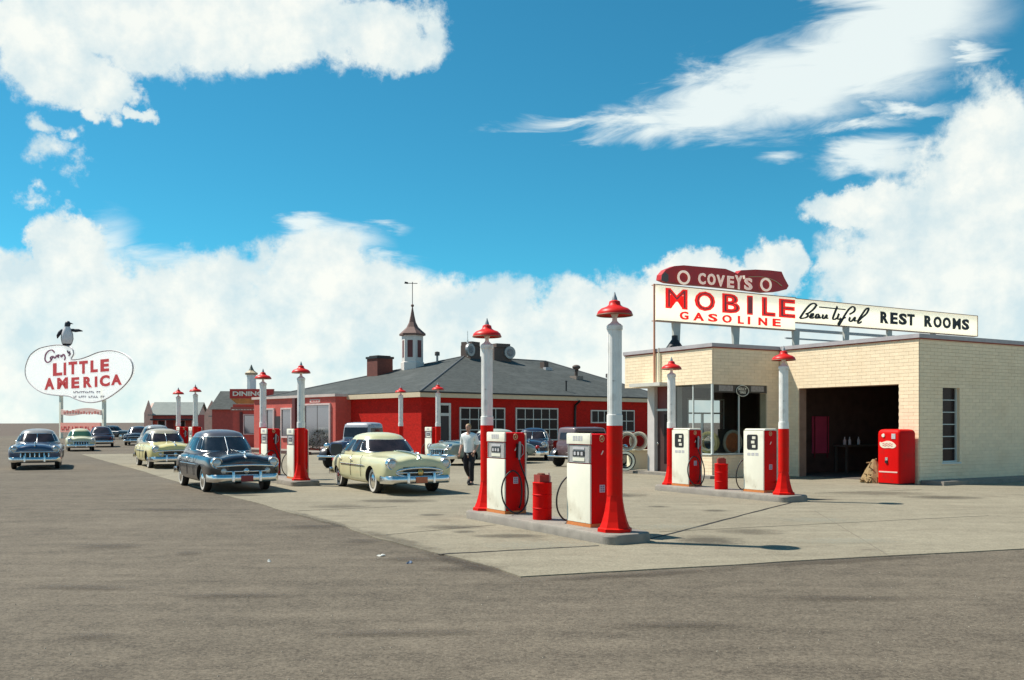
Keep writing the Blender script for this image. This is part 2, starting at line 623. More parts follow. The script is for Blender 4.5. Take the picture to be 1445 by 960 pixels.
class Plane:
    """an upright sign plane: turns a surveyed sight line into (distance along the sign, height)"""
    def __init__(s, o, d):
        s.o, s.d = Vector(o), Vector(d).normalized()

    def __call__(s, u, v):
        k = (u - U0) / F
        # o + t d = (k Y, Y)
        t = (k * s.o.y - s.o.x) / (s.d.x - k * s.d.y)
        Y = s.o.y + t * s.d.y
        return (t, CZ - (v - HV) * Y / F)


def at(u, Y):
    return ((u - U0) / F * Y, Y)


def ground(u, v):
    Y = CZ * F / (v - HV)
    return ((u - U0) / F * Y, Y)


TH = R(30.26)                                   # the station grid: local x runs away to the right, local y away to the left
BX, AX = Vector((math.cos(TH), math.sin(TH))), Vector((-math.sin(TH), math.cos(TH)))


# ------------------------------------------------------------------ the ground
def ground_mat(name, c_lo, c_hi, stain, streak_dir, grain=90.0, bump=.35, stain_amt=.75, speck=.14):
    m = bpy.data.materials.new(name)
    m.use_nodes = True
    t = m.node_tree
    b = t.nodes['Principled BSDF']
    b.inputs['Roughness'].default_value = 0.9
    b.inputs['Specular IOR Level'].default_value = 0.25
    tc = N(t, 'ShaderNodeTexCoord')
    L = t.links.new

    def noise(scale, detail=6, rough=.6, vec=None):
        n = N(t, 'ShaderNodeTexNoise')
        n.inputs['Scale'].default_value = scale
        n.inputs['Detail'].default_value = detail
        n.inputs['Roughness'].default_value = rough
        L(vec if vec is not None else tc.outputs['Object'], n.inputs['Vector'])
        return n.outputs[0]
    mp = N(t, 'ShaderNodeMapping')
    mp.inputs['Rotation'].default_value = (0, 0, streak_dir)
    mp.inputs['Scale'].default_value = (.28, 1.9, 1)
    L(tc.outputs['Object'], mp.inputs[0])
    big, mid, fine, streak = noise(.22, 7, .6), noise(2.6, 9, .72), noise(grain, 3, .75), noise(1.3, 9, .72, mp.outputs[0])
    v = mth(t, 'ADD', mth(t, 'ADD', mth(t, 'MULTIPLY', big, .22), mth(t, 'MULTIPLY', mid, .24)), mth(t, 'ADD', mth(t, 'MULTIPLY', fine, .40), mth(t, 'MULTIPLY', streak, .30)))
    vo = N(t, 'ShaderNodeTexVoronoi')
    vo.inputs['Scale'].default_value = grain * .95
    L(tc.outputs['Object'], vo.inputs['Vector'])
    vs = N(t, 'ShaderNodeSeparateColor')
    L(vo.outputs['Color'], vs.inputs[0])
    v = mth(t, 'ADD', v, mth(t, 'MULTIPLY', mth(t, 'SUBTRACT', vs.outputs[0], .5), speck))
    rp = N(t, 'ShaderNodeValToRGB')
    rp.color_ramp.elements[0].position = .38
    rp.color_ramp.elements[1].position = .76
    rp.color_ramp.elements[0].color = tuple(c_lo) + (1,)
    rp.color_ramp.elements[1].color = tuple(c_hi) + (1,)
    L(v, rp.inputs[0])
    # oil stains
    st = noise(.55, 9, .66)
    mr = N(t, 'ShaderNodeMapRange')
    mr.inputs['From Min'].default_value = .56
    mr.inputs['From Max'].default_value = .72
    L(mth(t, 'ADD', mth(t, 'MULTIPLY', st, .7), mth(t, 'MULTIPLY', streak, .3)), mr.inputs[0])
    mx = N(t, 'ShaderNodeMix', data_type='RGBA')
    L(mth(t, 'MULTIPLY', mr.outputs[0], stain_amt), mx.inputs['Factor'])
    L(rp.outputs[0], mx.inputs[6])
    mx.inputs[7].default_value = tuple(stain) + (1,)
    L(mx.outputs[2], b.inputs['Base Color'])
    bp = N(t, 'ShaderNodeBump')
    bp.inputs['Strength'].default_value = bump
    bp.inputs['Distance'].default_value = .012
    L(mth(t, 'ADD', fine, mth(t, 'MULTIPLY', mid, .35)), bp.inputs['Height'])
    L(bp.outputs[0], b.inputs['Normal'])
    return m


LOTM = ground_mat('gravelled_tarmac', (.036, .028, .020), (.222, .182, .132), (.050, .038, .028), R(3), grain=42, bump=.8)
APRM = ground_mat('apron_concrete', (.120, .099, .068), (.365, .322, .232), (.085, .064, .045), R(-8), grain=50, bump=.4, stain_amt=.8, speck=.12)
DESM = ground_mat('sage_desert', (.085, .062, .048), (.155, .115, .085), (.06, .05, .035), R(80), grain=3.0, bump=.2, speck=.1)
JOINT = mat('tar_joint', (.018, .015, .012), .8, var=.4)

bm_ = MB()
nx, rows_ = 60, []
for Yk in (-60, -10, 40, 130, 300, 700, 1500, 2600, 4000, 7000):
    row = []
    for i in range(nx + 1):
        x = (i / nx - .5) * max(600, Yk * 2.6)
        z = -.03
        if Yk >= 2600:
            z = -.03 + (2.5 + 1.6 * math.sin(i * .37) + 1.2 * math.sin(i * .91 + 1)) * (Yk / 4000)
        row.append((x, Yk, z))
    rows_.append(row)
tag(bm_.rows(rows_).build('desert_ground', DESM, smooth=60), kind='structure')
tag(MB().prism([(-75, -40), (60, -40), (80, 60), (60, 135), (-30, 145), (-90, 110)], -.025, 0.0).build('parking_lot', LOTM), kind='structure')

A0 = Vector((.095, 9.96))
edge = [A0 + Vector(AX) * t + Vector(BX) * (.05 * math.sin(t * 1.3) + random.uniform(-.035, .035)) for t in [0, .3, .7, 1.0, 1.4, 1.7, 2.1, 2.6, 3.0, 3.4, 3.9, 4.4, 5.0, 5.5, 6.1, 6.6, 7.3, 8, 9, 10, 11, 12, 13.5, 15, 17, 19, 22, 25, 34, 46]]
rdir = Vector((6.07, 2.05)).normalized()
edge2 = [A0 + rdir * t + Vector((-rdir.y, rdir.x)) * (random.uniform(-.03, .03)) for t in [.4, .8, 1.2, 1.7, 2.2, 2.7, 3.3, 3.9, 4.6, 5.3, 6, 7, 8, 9, 10, 12, 14, 20, 34]]
poly = [tuple(p) for p in edge] + [(8, 62), (34, 62), (46, 40)] + [tuple(p) for p in reversed(edge2)]
apron = tag(MB().prism(poly, -.02, .012).build('concrete_apron', APRM), kind='structure')


def strip(name, pts, w, z, m, parent):
    mb = MB()
    L_, R_ = [], []
    for i, p in enumerate(pts):
        a, b = Vector(pts[max(i - 1, 0)]), Vector(pts[min(i + 1, len(pts) - 1)])
        d = (b - a).normalized()
        n = Vector((-d.y, d.x)) * (w * .5 * random.uniform(.75, 1.25))
        L_.append((p[0] + n.x, p[1] + n.y))
        R_.append((p[0] - n.x, p[1] - n.y))
    mb.prism(L_ + R_[::-1], z - .006, z)
    return mb.build(name, m, parent)


def seg(a, b, n=14, j=.01):
    return [(a[0] + (b[0] - a[0]) * i / n + random.uniform(-j, j), a[1] + (b[1] - a[1]) * i / n + random.uniform(-j, j)) for i in range(n + 1)]


strip('tar_joint', seg(ground(618, 784), ground(845, 771.5)), .045, .017, JOINT, apron)
strip('tar_joint', seg(ground(902, 766), ground(1118, 710), 22), .05, .017, JOINT, apron)
for pa, pb in (((545, 756), (700, 742)), ((420, 722), (560, 716)), ((930, 752), (1395, 729)), ((1150, 697), (1300, 692)), ((1255, 786), (1150, 722))):
    strip('slab_joint', seg(ground(*pa), ground(*pb), 18, .004), .012, .0165, mat('worn_slab_joint', (.18, .155, .115), .9), apron)

# oil and dirt stains with ragged soft edges
def stain_mat(name, col, amt):
    m = bpy.data.materials.new(name)
    m.use_nodes = True
    t = m.node_tree
    b = t.nodes['Principled BSDF']
    b.inputs['Base Color'].default_value = tuple(col) + (1,)
    b.inputs['Roughness'].default_value = .75
    tc = N(t, 'ShaderNodeTexCoord')
    nz = N(t, 'ShaderNodeTexNoise')
    nz.inputs['Scale'].default_value = 2.6
    nz.inputs['Detail'].default_value = 9
    nz.inputs['Roughness'].default_value = .72
    oi = N(t, 'ShaderNodeObjectInfo')
    vm = N(t, 'ShaderNodeVectorMath', operation='ADD')
    t.links.new(tc.outputs['Object'], vm.inputs[0])
    t.links.new(oi.outputs['Location'], vm.inputs[1])
    t.links.new(vm.outputs[0], nz.inputs['Vector'])
    gd = N(t, 'ShaderNodeVectorMath', operation='LENGTH')
    mp = N(t, 'ShaderNodeMapping')
    mp.inputs['Location'].default_value = (-1, -1, 0)
    mp.inputs['Scale'].default_value = (2, 2, 0)
    t.links.new(tc.outputs['Generated'], mp.inputs[0])
    t.links.new(mp.outputs[0], gd.inputs[0])
    v = mth(t, 'ADD', mth(t, 'SUBTRACT', 1.0, gd.outputs['Value']), mth(t, 'MULTIPLY', mth(t, 'SUBTRACT', nz.outputs[0], .5), 2.2))
    mr = N(t, 'ShaderNodeMapRange')
    mr.inputs['From Min'].default_value = .05
    mr.inputs['From Max'].default_value = .75
    mr.inputs['To Max'].default_value = amt
    t.links.new(v, mr.inputs[0])
    ed = mth(t, 'MULTIPLY', mth(t, 'SUBTRACT', 1.0, gd.outputs['Value']), 4.0, True)
    t.links.new(mth(t, 'MULTIPLY', mr.outputs[0], ed), b.inputs['Alpha'])
    return m


ST1, ST2 = stain_mat('brown_dirt_stain', (.050, .034, .022), .32), stain_mat('oil_stain', (.030, .022, .016), .40)
ST3 = stain_mat('pale_dust', (.36, .34, .26), .34)
EDGE_A = math.atan2(AX.y, AX.x)
for k, (u, v, ru, rv, m_, rot) in enumerate([(440, 744, 50, 3.5, ST1, 0), (508, 765, 40, 4, ST1, 0), (570, 790, 60, 4, ST1, 0), (660, 803, 70, 5, ST1, 0), (265, 782, 24, 4, ST1, 0), (150, 772, 60, 5, ST1, 0), (130, 900, 50, 6, ST1, 0), (330, 842, 110, 5, ST1, 0), (960, 884, 150, 6, ST1, 0), (1190, 846, 140, 5, ST1, 0), (240, 720, 90, 3, ST1, 0), (120, 830, 100, 5, ST1, 0), (560, 895, 160, 5, ST1, 0),
                                      (1000, 764, 60, 9, ST2, 0), (1240, 697, 95, 3.5, ST1, 0), (1330, 703, 70, 3.5, ST2, 0), (760, 771, 110, 8, ST3, 0), (640, 745, 60, 4, ST2, 0), (560, 708, 70, 3, ST2, 0), (720, 758, 70, 4, ST2, 0), (1060, 752, 60, 6, ST1, 0), (1150, 735, 80, 5, ST3, 0), (860, 700, 70, 4, ST2, 0), (1200, 765, 100, 6, ST3, 0), (940, 745, 70, 5, ST3, 0), (480, 716, 60, 3, ST1, 0),
                                      (610, 728, 26, 2.2, ST2, 0), (655, 752, 22, 2.5, ST2, 0), (770, 748, 24, 2.2, ST2, 0), (930, 716, 22, 1.6, ST2, 0), (1010, 722, 26, 1.8, ST2, 0), (1165, 706, 26, 1.5, ST2, 0), (345, 700, 34, 1.6, ST2, 0), (590, 701, 40, 1.6, ST2, 0),
                                      (650, 795, 130, 2.0, ST1, 1), (560, 764, 150, 1.7, ST1, 1), (450, 734, 200, 1.5, ST1, 1), (900, 812, 150, 1.6, ST1, 2), (1180, 793, 170, 1.5, ST1, 2)]):
    x, y = ground(u, v)
    if rot:
        rx, ry, az_ = ru / 80.0, .16 + .03 * (k % 3), (EDGE_A if rot == 1 else math.atan2(rdir.y, rdir.x))
    else:
        rx, ry, az_ = ru * y / F, max(.10, rv * y * y / (CZ * F)), random.uniform(-.12, .12)
    pts = [(rx * math.cos(i * math.pi / 12), ry * math.sin(i * math.pi / 12)) for i in range(24)]
    mb = MB()
    mb.add([(a, b, 0) for a, b in pts], [tuple(range(24))])
    o = mb.build('ground_stain', m_, None, None, (x, y, .0165 + .0004 * (k % 9)), az_)
    tag(o, kind='structure')

# loose stones and litter on the lot
gm = MB()
for _ in range(500):
    Y = 5.5 + 30 * random.random() ** 1.6
    X = random.uniform(-.62, .62) * Y
    r = random.uniform(.004, .010)
    c = (X, Y, r * .4)
    gm.add([(c[0] - r, c[1], 0), (c[0], c[1] - r, 0), (c[0] + r, c[1] + r * .3, 0), (c[0], c[1] + r, 0), (c[0] + r * .2, c[1], r * random.uniform(.3, .6) + .004)],
           [(0, 1, 4), (1, 2, 4), (2, 3, 4), (3, 0, 4)])
tag(gm.build('loose_gravel', mat('gravel', (.30, .26, .20), .9, var=.35, scale=3)), 'fine gravel scattered over the tarmac lot', 'gravel', kind='stuff')
for k, (u, v, c, s_, lab) in enumerate([(538, 785, (.62, .60, .54), .055, 'pale scrap of paper on tarmac beside the concrete edge'), (578, 795, (.22, .27, .36), .05, 'small blue grey scrap on tarmac nearest the apron corner'), (380, 793, (.68, .66, .60), .03, 'tiny white scrap alone on the tarmac left of the apron')]):
    x, y = ground(u, v)
    mb = MB()
    pts = [(s_ * random.uniform(.6, 1.2) * math.cos(a), s_ * random.uniform(.4, .9) * math.sin(a)) for a in [i * math.pi / 4 for i in range(8)]]
    mb.rows([[(p[0] * q, p[1] * q, h + .01 * math.sin(3 * p[0] / s_)) for p in pts] for q, h in ((1, .004), (.95, .012), (.4, .022), (.05, .018))], True, True)
    tag(mb.build('paper_scrap', mat('scrap_%d' % k, c, .8, var=.2), None, None, (x, y, 0), k), lab, 'litter', 'scraps lying on the lot')


# ------------------------------------------------------------------ the service station
C1 = (11.0, 25.1)
st = thing('service_station', 'cream glazed brick service station with open garage bay and flat roof', 'building', (C1[0], C1[1], 0), TH)
FX, OY0, OY1, RY1 = -2.83, 5.0, 8.1, 9.32            # office front plane, office side, office far wall, far end of the roof
BACK, ZT = 14.5, 3.94


def bricks(t0, t1, z0, z1, openings, fn, H=.098, LN=.31, g=.0055):
    mb = MB()
    k, z = 0, z0
    while z < z1 - .02:
        zz = min(z + H - g, z1)
        zc = (z + zz) / 2
        segs = [(t0, t1)]
        for (a, b, c, d) in openings:
            if c < zc < d:
                segs = [q for s0, s1 in segs for q in ((s0, min(s1, a)), (max(s0, b), s1)) if q[1] - q[0] > .02]
        for s0, s1 in segs:
            t = s0 - ((k % 2) * LN / 2 + (s0 - t0) % LN)
            while t < s1:
                a, b = max(t, s0), min(t + LN - g, s1)
                if b - a > .02:
                    j = random.uniform(0, .002)
                    q = [fn(x, zq, dd) for dd in (-j, .030) for x, zq in ((a, z), (b, z), (b, zz), (a, zz))]
                    mb.add(q, [(0, 1, 2, 3), (0, 4, 5, 1), (1, 5, 6, 2), (2, 6, 7, 3), (3, 7, 4, 0)])
                t += LN
        z += H
        k += 1
    return mb


def wall(name, mb, parent=st):
    return tag(mb.build(name, BRICK, parent), kind='stuff')


DO0, DO1, DZ = .63, 4.22, 2.74                        # garage opening
WX0, WX1, WZ0, WZ1 = 1.02, 1.78, .58, 2.68            # tall window in the end wall
def vary_bricks(m):
    t = m.node_tree
    b = t.nodes['Principled BSDF']
    src = b.inputs['Base Color'].links[0].from_socket
    g = N(t, 'ShaderNodeNewGeometry')
    mr = N(t, 'ShaderNodeMapRange')
    mr.inputs['To Min'].default_value = .95
    mr.inputs['To Max'].default_value = 1.03
    t.links.new(g.outputs['Random Per Island'], mr.inputs[0])
    hs = N(t, 'ShaderNodeHueSaturation')
    t.links.new(src, hs.inputs['Color'])
    t.links.new(mr.outputs[0], hs.inputs['Value'])
    t.links.new(hs.outputs[0], b.inputs['Base Color'])


vary_bricks(BRICK)
wall('brick_courses', bricks(.005, OY0, .0, ZT, [(DO0, DO1, -1, DZ)], lambda t, z, d: (d, t, z)))
wall('brick_courses', bricks(.04, BACK, .0, ZT, [(WX0, WX1, WZ0, WZ1)], lambda t, z, d: (t, d, z)))
wall('brick_courses', bricks(OY0 + .005, RY1, 2.86, ZT, [], lambda t, z, d: (FX + d, t, z)))
wall('brick_courses', bricks(FX + .04, -.04, .0, ZT, [(FX - 1, -.54, -1, 2.86)], lambda t, z, d: (t, OY0 + d, z)))
wall('brick_courses', bricks(FX + .04, -.55, .0, .70, [], lambda t, z, d: (t, OY0 + d, z)))
wall('brick_courses', bricks(OY0 + .005, 6.72, .0, .70, [], lambda t, z, d: (FX + d, t, z)))
core = MB()
core.box(.022, .32, .04, DO0, 0, ZT).box(.03, .32, DO1, OY0 + .2, 0, ZT).box(.03, .32, DO0, DO1, DZ, ZT)
core.box(.32, WX0, .03, .32, 0, ZT - .002).box(WX1, BACK, .03, .32, 0, ZT).box(WX0, WX1, .03, .32, 0, WZ0).box(WX0, WX1, .03, .32, WZ1, ZT)
core.box(FX + .03, FX + .3, OY0 + .04, RY1, 2.862, ZT - .003)
core.box(FX + .3, .02, OY0 + .03, OY0 + .3, 2.862, ZT - .004).box(-.54, .02, OY0 + .03, OY0 + .3, 0, 2.86)
core.box(FX + .03, FX + .2, OY0 + .04, 6.72, 0, .69).box(FX + .2, -.55, OY0 + .03, OY0 + .2, 0, .69)
core.build('wall_core', MORTAR, st)
lin = MB().box(.035, .325, DO1 - .012, DO1 - .002, 0, DZ).box(.035, .325, DO0 + .002, DO0 + .012, 0, DZ).box(.035, .325, DO0 + .012, DO1 - .012, DZ - .012, DZ - .002)
lin.build('door_jamb', mat('brown_jamb', (.33, .22, .16), .8, var=.2), st)
inn = MB()
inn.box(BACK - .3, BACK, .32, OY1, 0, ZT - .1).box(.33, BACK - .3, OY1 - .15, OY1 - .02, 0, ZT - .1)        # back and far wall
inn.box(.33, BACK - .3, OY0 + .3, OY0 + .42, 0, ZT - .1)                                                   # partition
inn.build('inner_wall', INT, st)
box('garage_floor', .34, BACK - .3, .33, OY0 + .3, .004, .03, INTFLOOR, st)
MB().box(.02, BACK - .02, .05, OY1 - .02, ZT - .16, ZT - .04).box(FX + .31, .019, OY0 + .31, RY1 - .02, ZT - .162, ZT - .042).build('roof', ROOFING, st)
box('porch_ceiling', FX + .31, .018, OY0 + .32, RY1 - .03, 2.86, 2.90, mat('porch_ceiling_paint', (.52, .46, .42), .8), st)
# parapet coping: grey cap over a thin brown red line
for nm, z0, z1, pr, m_ in (('coping', ZT + .034, ZT + .145, .05, COPING), ('trim_line', ZT + .002, ZT + .032, .025, TRIMRED)):
    c = MB()
    c.box(-pr, .30, .3, OY0 - pr - .001, z0, z1)
    c.box(-pr, BACK, -pr, .299, z0, z1)
    c.box(FX - pr, .30, OY0 - pr, OY0 + .30, z0, z1)
    c.box(FX - pr, FX + .3, OY0 + .301, RY1 + pr, z0, z1)
    c.box(FX + .301, BACK, RY1 - .3, RY1 + pr, z0, z1)
    c.build(nm, m_, st)
# end window: stacked panes
wn = box('window', WX0 + .03, WX1 - .03, .16, .18, WZ0 + .03, WZ1 - .03, INT, st)
wf = MB().box(WX0 + .002, WX0 + .035, .08, .2, WZ0 + .002, WZ1 - .002).box(WX1 - .035, WX1 - .002, .08, .2, WZ0 + .002, WZ1 - .002)
wf.box(WX0 + .036, WX1 - .036, .08, .2, WZ0 + .002, WZ0 + .035).box(WX0 + .036, WX1 - .036, .08, .2, WZ1 - .035, WZ1 - .002)
wf.build('window_frame', MULL, wn)
zs_ = [WZ0 + .035 + i * (WZ1 - WZ0 - .07) / 6 for i in range(7)]
for i in range(6):
    box('pane', WX0 + .038, WX1 - .038, .13, .137, zs_[i] + .012, zs_[i + 1] - .012, DGLASS, wn)
    if i:
        box('glazing_bar', WX0 + .036, WX1 - .036, .105, .15, zs_[i] - .012, zs_[i] + .012, MULL, wn)
box('window_sill', WX0 - .04, WX1 + .04, -.03, .1, WZ0 - .05, WZ0 + .001, MULL, st)
# office: corner post, glazing, piers, door, valance
box('corner_post', FX + .01, FX + .07, OY0 + .01, OY0 + .07, .70, 2.86, MULL, st)
pier = mat('pale_stone_pier', (.56, .52, .48), .7, var=.1)
box('door_pier', FX + .005, FX + .3, 6.72, 6.98, 0, 2.858, pier, st)
box('door_pier', FX + .005, FX + .3, 7.75, OY1, 0, 2.858, pier, st)
dr = box('office_door', FX + .14, FX + .19, 7.0, 7.74, .03, 2.06, mat('brown_door', (.07, .03, .025), .5), st)
box('door_glass', FX + .13, FX + .138, 7.05, 7.40, .35, 1.95, DGLASS, dr)
MB().ball((FX + .10, 7.68, 1.0), .035).build('door_handle', CHROME, dr, 60)
box('door_head', FX + .10, FX + .22, 6.981, 7.749, 2.06, 2.13, MULL, st)
box('transom_panel', FX + .14, FX + .19, 6.981, 7.749, 2.131, 2.855, mat('maroon_panel', (.16, .035, .03), .6), st)
for (a, b) in ((OY0 + .09, 5.88), (5.92, 6.71)):
    box('pane', FX + .045, FX + .052, a, b, .74, 2.855, GLASS, st)
for (a, b) in ((FX + .09, -1.72), (-1.68, -.56)):
    box('pane', a, b, OY0 + .045, OY0 + .052, .74, 2.58, GLASS, st)
for a in (5.88, ):
    box('glazing_bar', FX + .03, FX + .07, a, a + .04, .72, 2.858, MULL, st)
box('glazing_bar', -1.72, -1.68, OY0 + .03, OY0 + .07, .72, 2.59, MULL, st)
box('window_sill', FX - .03, FX + .2, OY0 + .0, 6.715, .70, .738, MULL, st)
box('window_sill', FX + .201, -.56, OY0 - .03, OY0 + .2, .70, .738, MULL, st)
# far wall of the office with a bright back window
fw = MB().box(FX + .3, -1.25, OY1 - .15, OY1 - .02, 0, 2.858).box(.42, .9, OY1 - .15, OY1 - .02, 0, 2.858).box(-1.25, .42, OY1 - .15, OY1 - .02, 0, 1.0).box(-1.25, .42, OY1 - .15, OY1 - .02, 2.5, 2.858)
fw.build('office_wall', mat('office_wall_paint', (.30, .22, .22), .8), st)
bw = MB().box(-1.25, -1.19, OY1 - .16, OY1 - .01, 1.0, 2.5).box(.36, .42, OY1 - .16, OY1 - .01, 1.0, 2.5).box(-1.19, .36, OY1 - .16, OY1 - .01, 1.0, 1.05).box(-1.19, .36, OY1 - .16, OY1 - .01, 2.45, 2.5).box(-1.19, .36, OY1 - .14, OY1 - .04, 1.98, 2.03).box(-.55, -.51, OY1 - .14, OY1 - .04, 1.05, 1.98)
bw.build('back_window_frame', SIGNWHITE, st)
box('office_floor', FX + .3, 8, OY0 + .3, OY1 - .15, .004, .03, INTFLOOR, st)
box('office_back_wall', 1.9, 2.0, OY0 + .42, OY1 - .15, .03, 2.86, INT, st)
va = box('valance', FX + .1, -.545, OY0 + .02, OY0 + .08, 2.60, 2.856, mat('valance_dark', (.085, .075, .06), .7), st)
for a, b in ((-2.55, -1.98), (-1.22, -.68)):
    box('valance_panel', a, b, OY0 + .008, OY0 + .019, 2.645, 2.815, mat('valance_panel_grey', (.34, .31, .28), .7, var=.35, scale=18), va)
ov = MB().lathe([(.001, -.014), (.27, -.014), (.27, .0)], 28, (0, 0, 0), 'y')
ov.v = [(x - 1.60, OY0 + .005 + y, 2.66 + z * .66) for x, y, z in ov.v]
ov.build('tire_emblem', mat('emblem_black', (.02, .02, .02), .5), va, 40)
ring = MB()
ring.tube([(-1.60 + .255 * math.cos(a), OY0 - .012, 2.66 + .165 * math.sin(a)) for a in [i * math.pi / 14 for i in range(28)]], .012, 6, True)
ring.build('emblem_ring', SIGNW, va, 60)
shift(text_mb('KELLY', .34, .085, .02, .006), -1.77, OY0 - .011, 2.675).build('lettering', SIGNW, va)
shift(text_mb('TIRES', .26, .07, .02, .006), -1.73, OY0 - .011, 2.575).build('lettering', SIGNW, va)
# canopy over the door and the pilaster that carries the sign pole
box('door_canopy', FX - .62, FX - .001, 6.72, 8.28, 2.845, 2.955, mat('canopy_paint', (.62, .58, .50), .6), st)
box('sign_pilaster', FX - .05, FX - .006, 7.40, 7.62, 2.957, ZT - .005, CREAM, st)
# concrete step round the building
sw = MB().box(FX - .45, FX - .003, OY0 - .4, RY1 + .4, .0, .10).box(.0 + .001, 14, -.75, -.06, .0, .12)
tag(sw.build('walk', CONC, None, None, (C1[0], C1[1], 0), TH), kind='structure')

# things in and at the station
def stp(p, q):
    return (C1[0] + p * BX.x + q * AX.x, C1[1] + p * BX.y + q * AX.y)


def st_thing(name, label, cat, p, q, z=0, rz=0, group=None):
    x, y = stp(p, q)
    return thing(name, label, cat, (x, y, z), TH + rz, group)


# drink machine
cm = st_thing('drink_machine', 'red drink vending machine against the cream garage corner', 'vending machine', -.78, .02)
mb = MB()
rows = []
for ins, z in ((0, .05), (0, 1.38), (.012, 1.44), (.05, 1.485), (.12, 1.50)):
    rows.append([(x, y, z) for x, y in rrect(.0 + ins, .70 - ins, .0 + ins, .70 - ins, .07)])
mb.rows(rows, True, True).build('cabinet', RED, cm, 35)
box('plinth', .03, .67, .03, .67, 0, .05, DARK, cm)
mb = MB().box(-.006, .004, .06, .64, .33, .365)
mb.build('trim_bar', mat('pale_pink_enamel', (.80, .55, .45), .4), cm)
em = MB()
pts = catmull([(.10, 1.06), (.22, 1.16), (.38, 1.185), (.55, 1.14), (.61, 1.15), (.60, 1.05), (.50, .99), (.32, .995), (.18, .99)], 4, True)
em.prism(pts, -.008, .004, 'x')
eb = em.build('badge', mat('badge_cream', (.85, .72, .55), .5), cm)
rb = MB()
for zc in (1.055, 1.105):
    rb.tube([(-.010, .52 - i * .035, zc + .018 * math.sin(i * 2.1)) for i in range(10)], .006, 5)
rb.build('badge_script', SIGNRED, eb)
MB().lathe([(.001, -.02), (.045, -.02), (.05, .0)], 16, (0, .50, 1.33), 'x').build('coin_button', SIGNW, cm, 40)
box('price_card', -.010, .002, .12, .24, 1.24, 1.38, LGREY, cm)
MB().lathe([(.001, -.03), (.04, -.03), (.05, .0)], 16, (0, .40, .62), 'x').build('lock', DARK, cm, 40)
box('opener_plate', -.012, .002, .36, .44, .66, .74, CHROME, cm)

# straw heap between machine and bay
hp = MB()
for k in range(150):
    a, r = random.uniform(0, 6.28), random.uniform(0, 1) ** .5
    x, y = .42 * r * math.cos(a), .36 * r * math.sin(a)
    z = max(0, .72 * (1 - r)) * random.uniform(.3, 1)
    d = Vector((random.uniform(-1, 1), random.uniform(-1, 1), random.uniform(-.5, .8))).normalized() * random.uniform(.06, .16)
    hp.tube([(x, y, z + .02), (x + d.x, y + d.y, max(.01, z + .02 + d.z))], .018, 4)
hp.lathe([(.38, 0), (.34, .15), (.2, .42), (.05, .66)], 12)
o = hp.build('straw_heap', mat('straw_brown', (.30, .20, .09), .9, var=.4, scale=14), None, None, (*stp(-.45, 1.08), 0), TH)
tag(o, 'brown heap piled beside the red drink machine', 'heap')

# inside the garage: hanging panel, bench with bottles
pn = st_thing('wall_panel', 'dull maroon panel hung inside the dark garage bay', 'panel', 1.76, OY0 + .24, .67)
box('board', 0, .78, 0, .03, 0, 1.22, mat('maroon_cloth', (.62, .07, .16), .8), pn)
for x in (.06, .67):
    box('batten', x, x + .05, -.02, -.001, -.15, 1.22, mat('maroon_batten', (.2, .025, .04), .8), pn)
bn = st_thing('work_bench', 'dark work bench along the inner garage wall', 'bench', 2.75, OY0 - .30, .03)
box('bench_top', 0, 2.4, 0, .55, .85, .92, INTFLOOR, bn)
for x in (.05, 2.28):
    for y in (.03, .46):
        box('leg', x, x + .07, y, y + .06, 0, .849, INTFLOOR, bn)
for k in range(3):
    b_ = MB().lathe([(.001, 0), (.05, 0), (.05, .14), (.02, .2), (.02, .26), (.001, .26)], 12)
    x, y = stp(2.9 + k * .24 + (k == 2) * .2, OY0 - .10)
    tag(b_.build('bottle', mat('bottle_pale', (.8, .75, .78), .3), None, 40, (x, y, .951)), ['pale oil bottle on the garage bench, nearest the maroon panel', 'pale oil bottle in the middle on the garage bench', 'pale oil bottle on the garage bench, farthest from the maroon panel'][k], 'bottle', 'oil bottles on the garage bench')


def tyre(mb_parent, r=.33, w=.17, name='tyre', m=RUBBER):
    prof = [(r * .60, -w * .42), (r * .80, -w * .5), (r * .95, -w * .42), (r, -w * .25), (r, w * .25), (r * .95, w * .42), (r * .80, w * .5), (r * .60, w * .42), (r * .60, -w * .42)]
    return MB().lathe(prof, 28, (0, 0, 0), 'x', False).build(name, m, mb_parent, 40)


def whitewall(parent, r=.33, w=.17, inner=.66, outer=.84, m=None, nm='whitewall'):
    mb = MB()
    mb.lathe([(r * inner, -w * .5 - .002), (r * outer, -w * .5 - .008), (r * outer, -w * .5 + .02), (r * inner, -w * .5 + .02)], 28, (0, 0, 0), 'x', False)
    return mb.build(nm, m or SIGNW, parent, 50)


WRAP = mat('tan_paper_wrap', (.55, .47, .36), .8, var=.2, scale=8)
# wrapped tyres and a whitewall standing at the porch
for (u, Y, z, lab, wrapped) in [(885.5, 30.9, 1.06, 'paper wrapped tyre on the rack, left of the upper pair', 1), (901.5, 31.2, 1.06, 'paper wrapped tyre on the rack, right of the upper pair beside the door pier', 1), (883, 30.6, .42, 'black whitewall tyre standing low on the porch below the wrapped ones', 0)]:
    x, y = at(u, Y)
    t_ = thing('tire', lab, 'tire', (x, y, z), R(72), 'tyres on show at the porch')
    if wrapped:
        tyre(t_, .32, .17, 'wrapped_casing', WRAP)
        whitewall(t_, .32, .17, .62, .72, mat('wrap_brown', (.22, .13, .09), .8), 'inner_ring')
        whitewall(t_, .32, .17, .88, .97, SIGNW, 'outer_ring')
    else:
        tyre(t_, .33, .17)
        whitewall(t_, .33, .17, .74, .94)
x, y = at(897, 31.35)
rk = thing('tyre_rack', 'cream painted tyre rack on the porch by the office door', 'rack', (x, y, 0.1), R(20))
box('cabinet', -.1, .75, .0, .45, 0, .62, CREAM, rk)
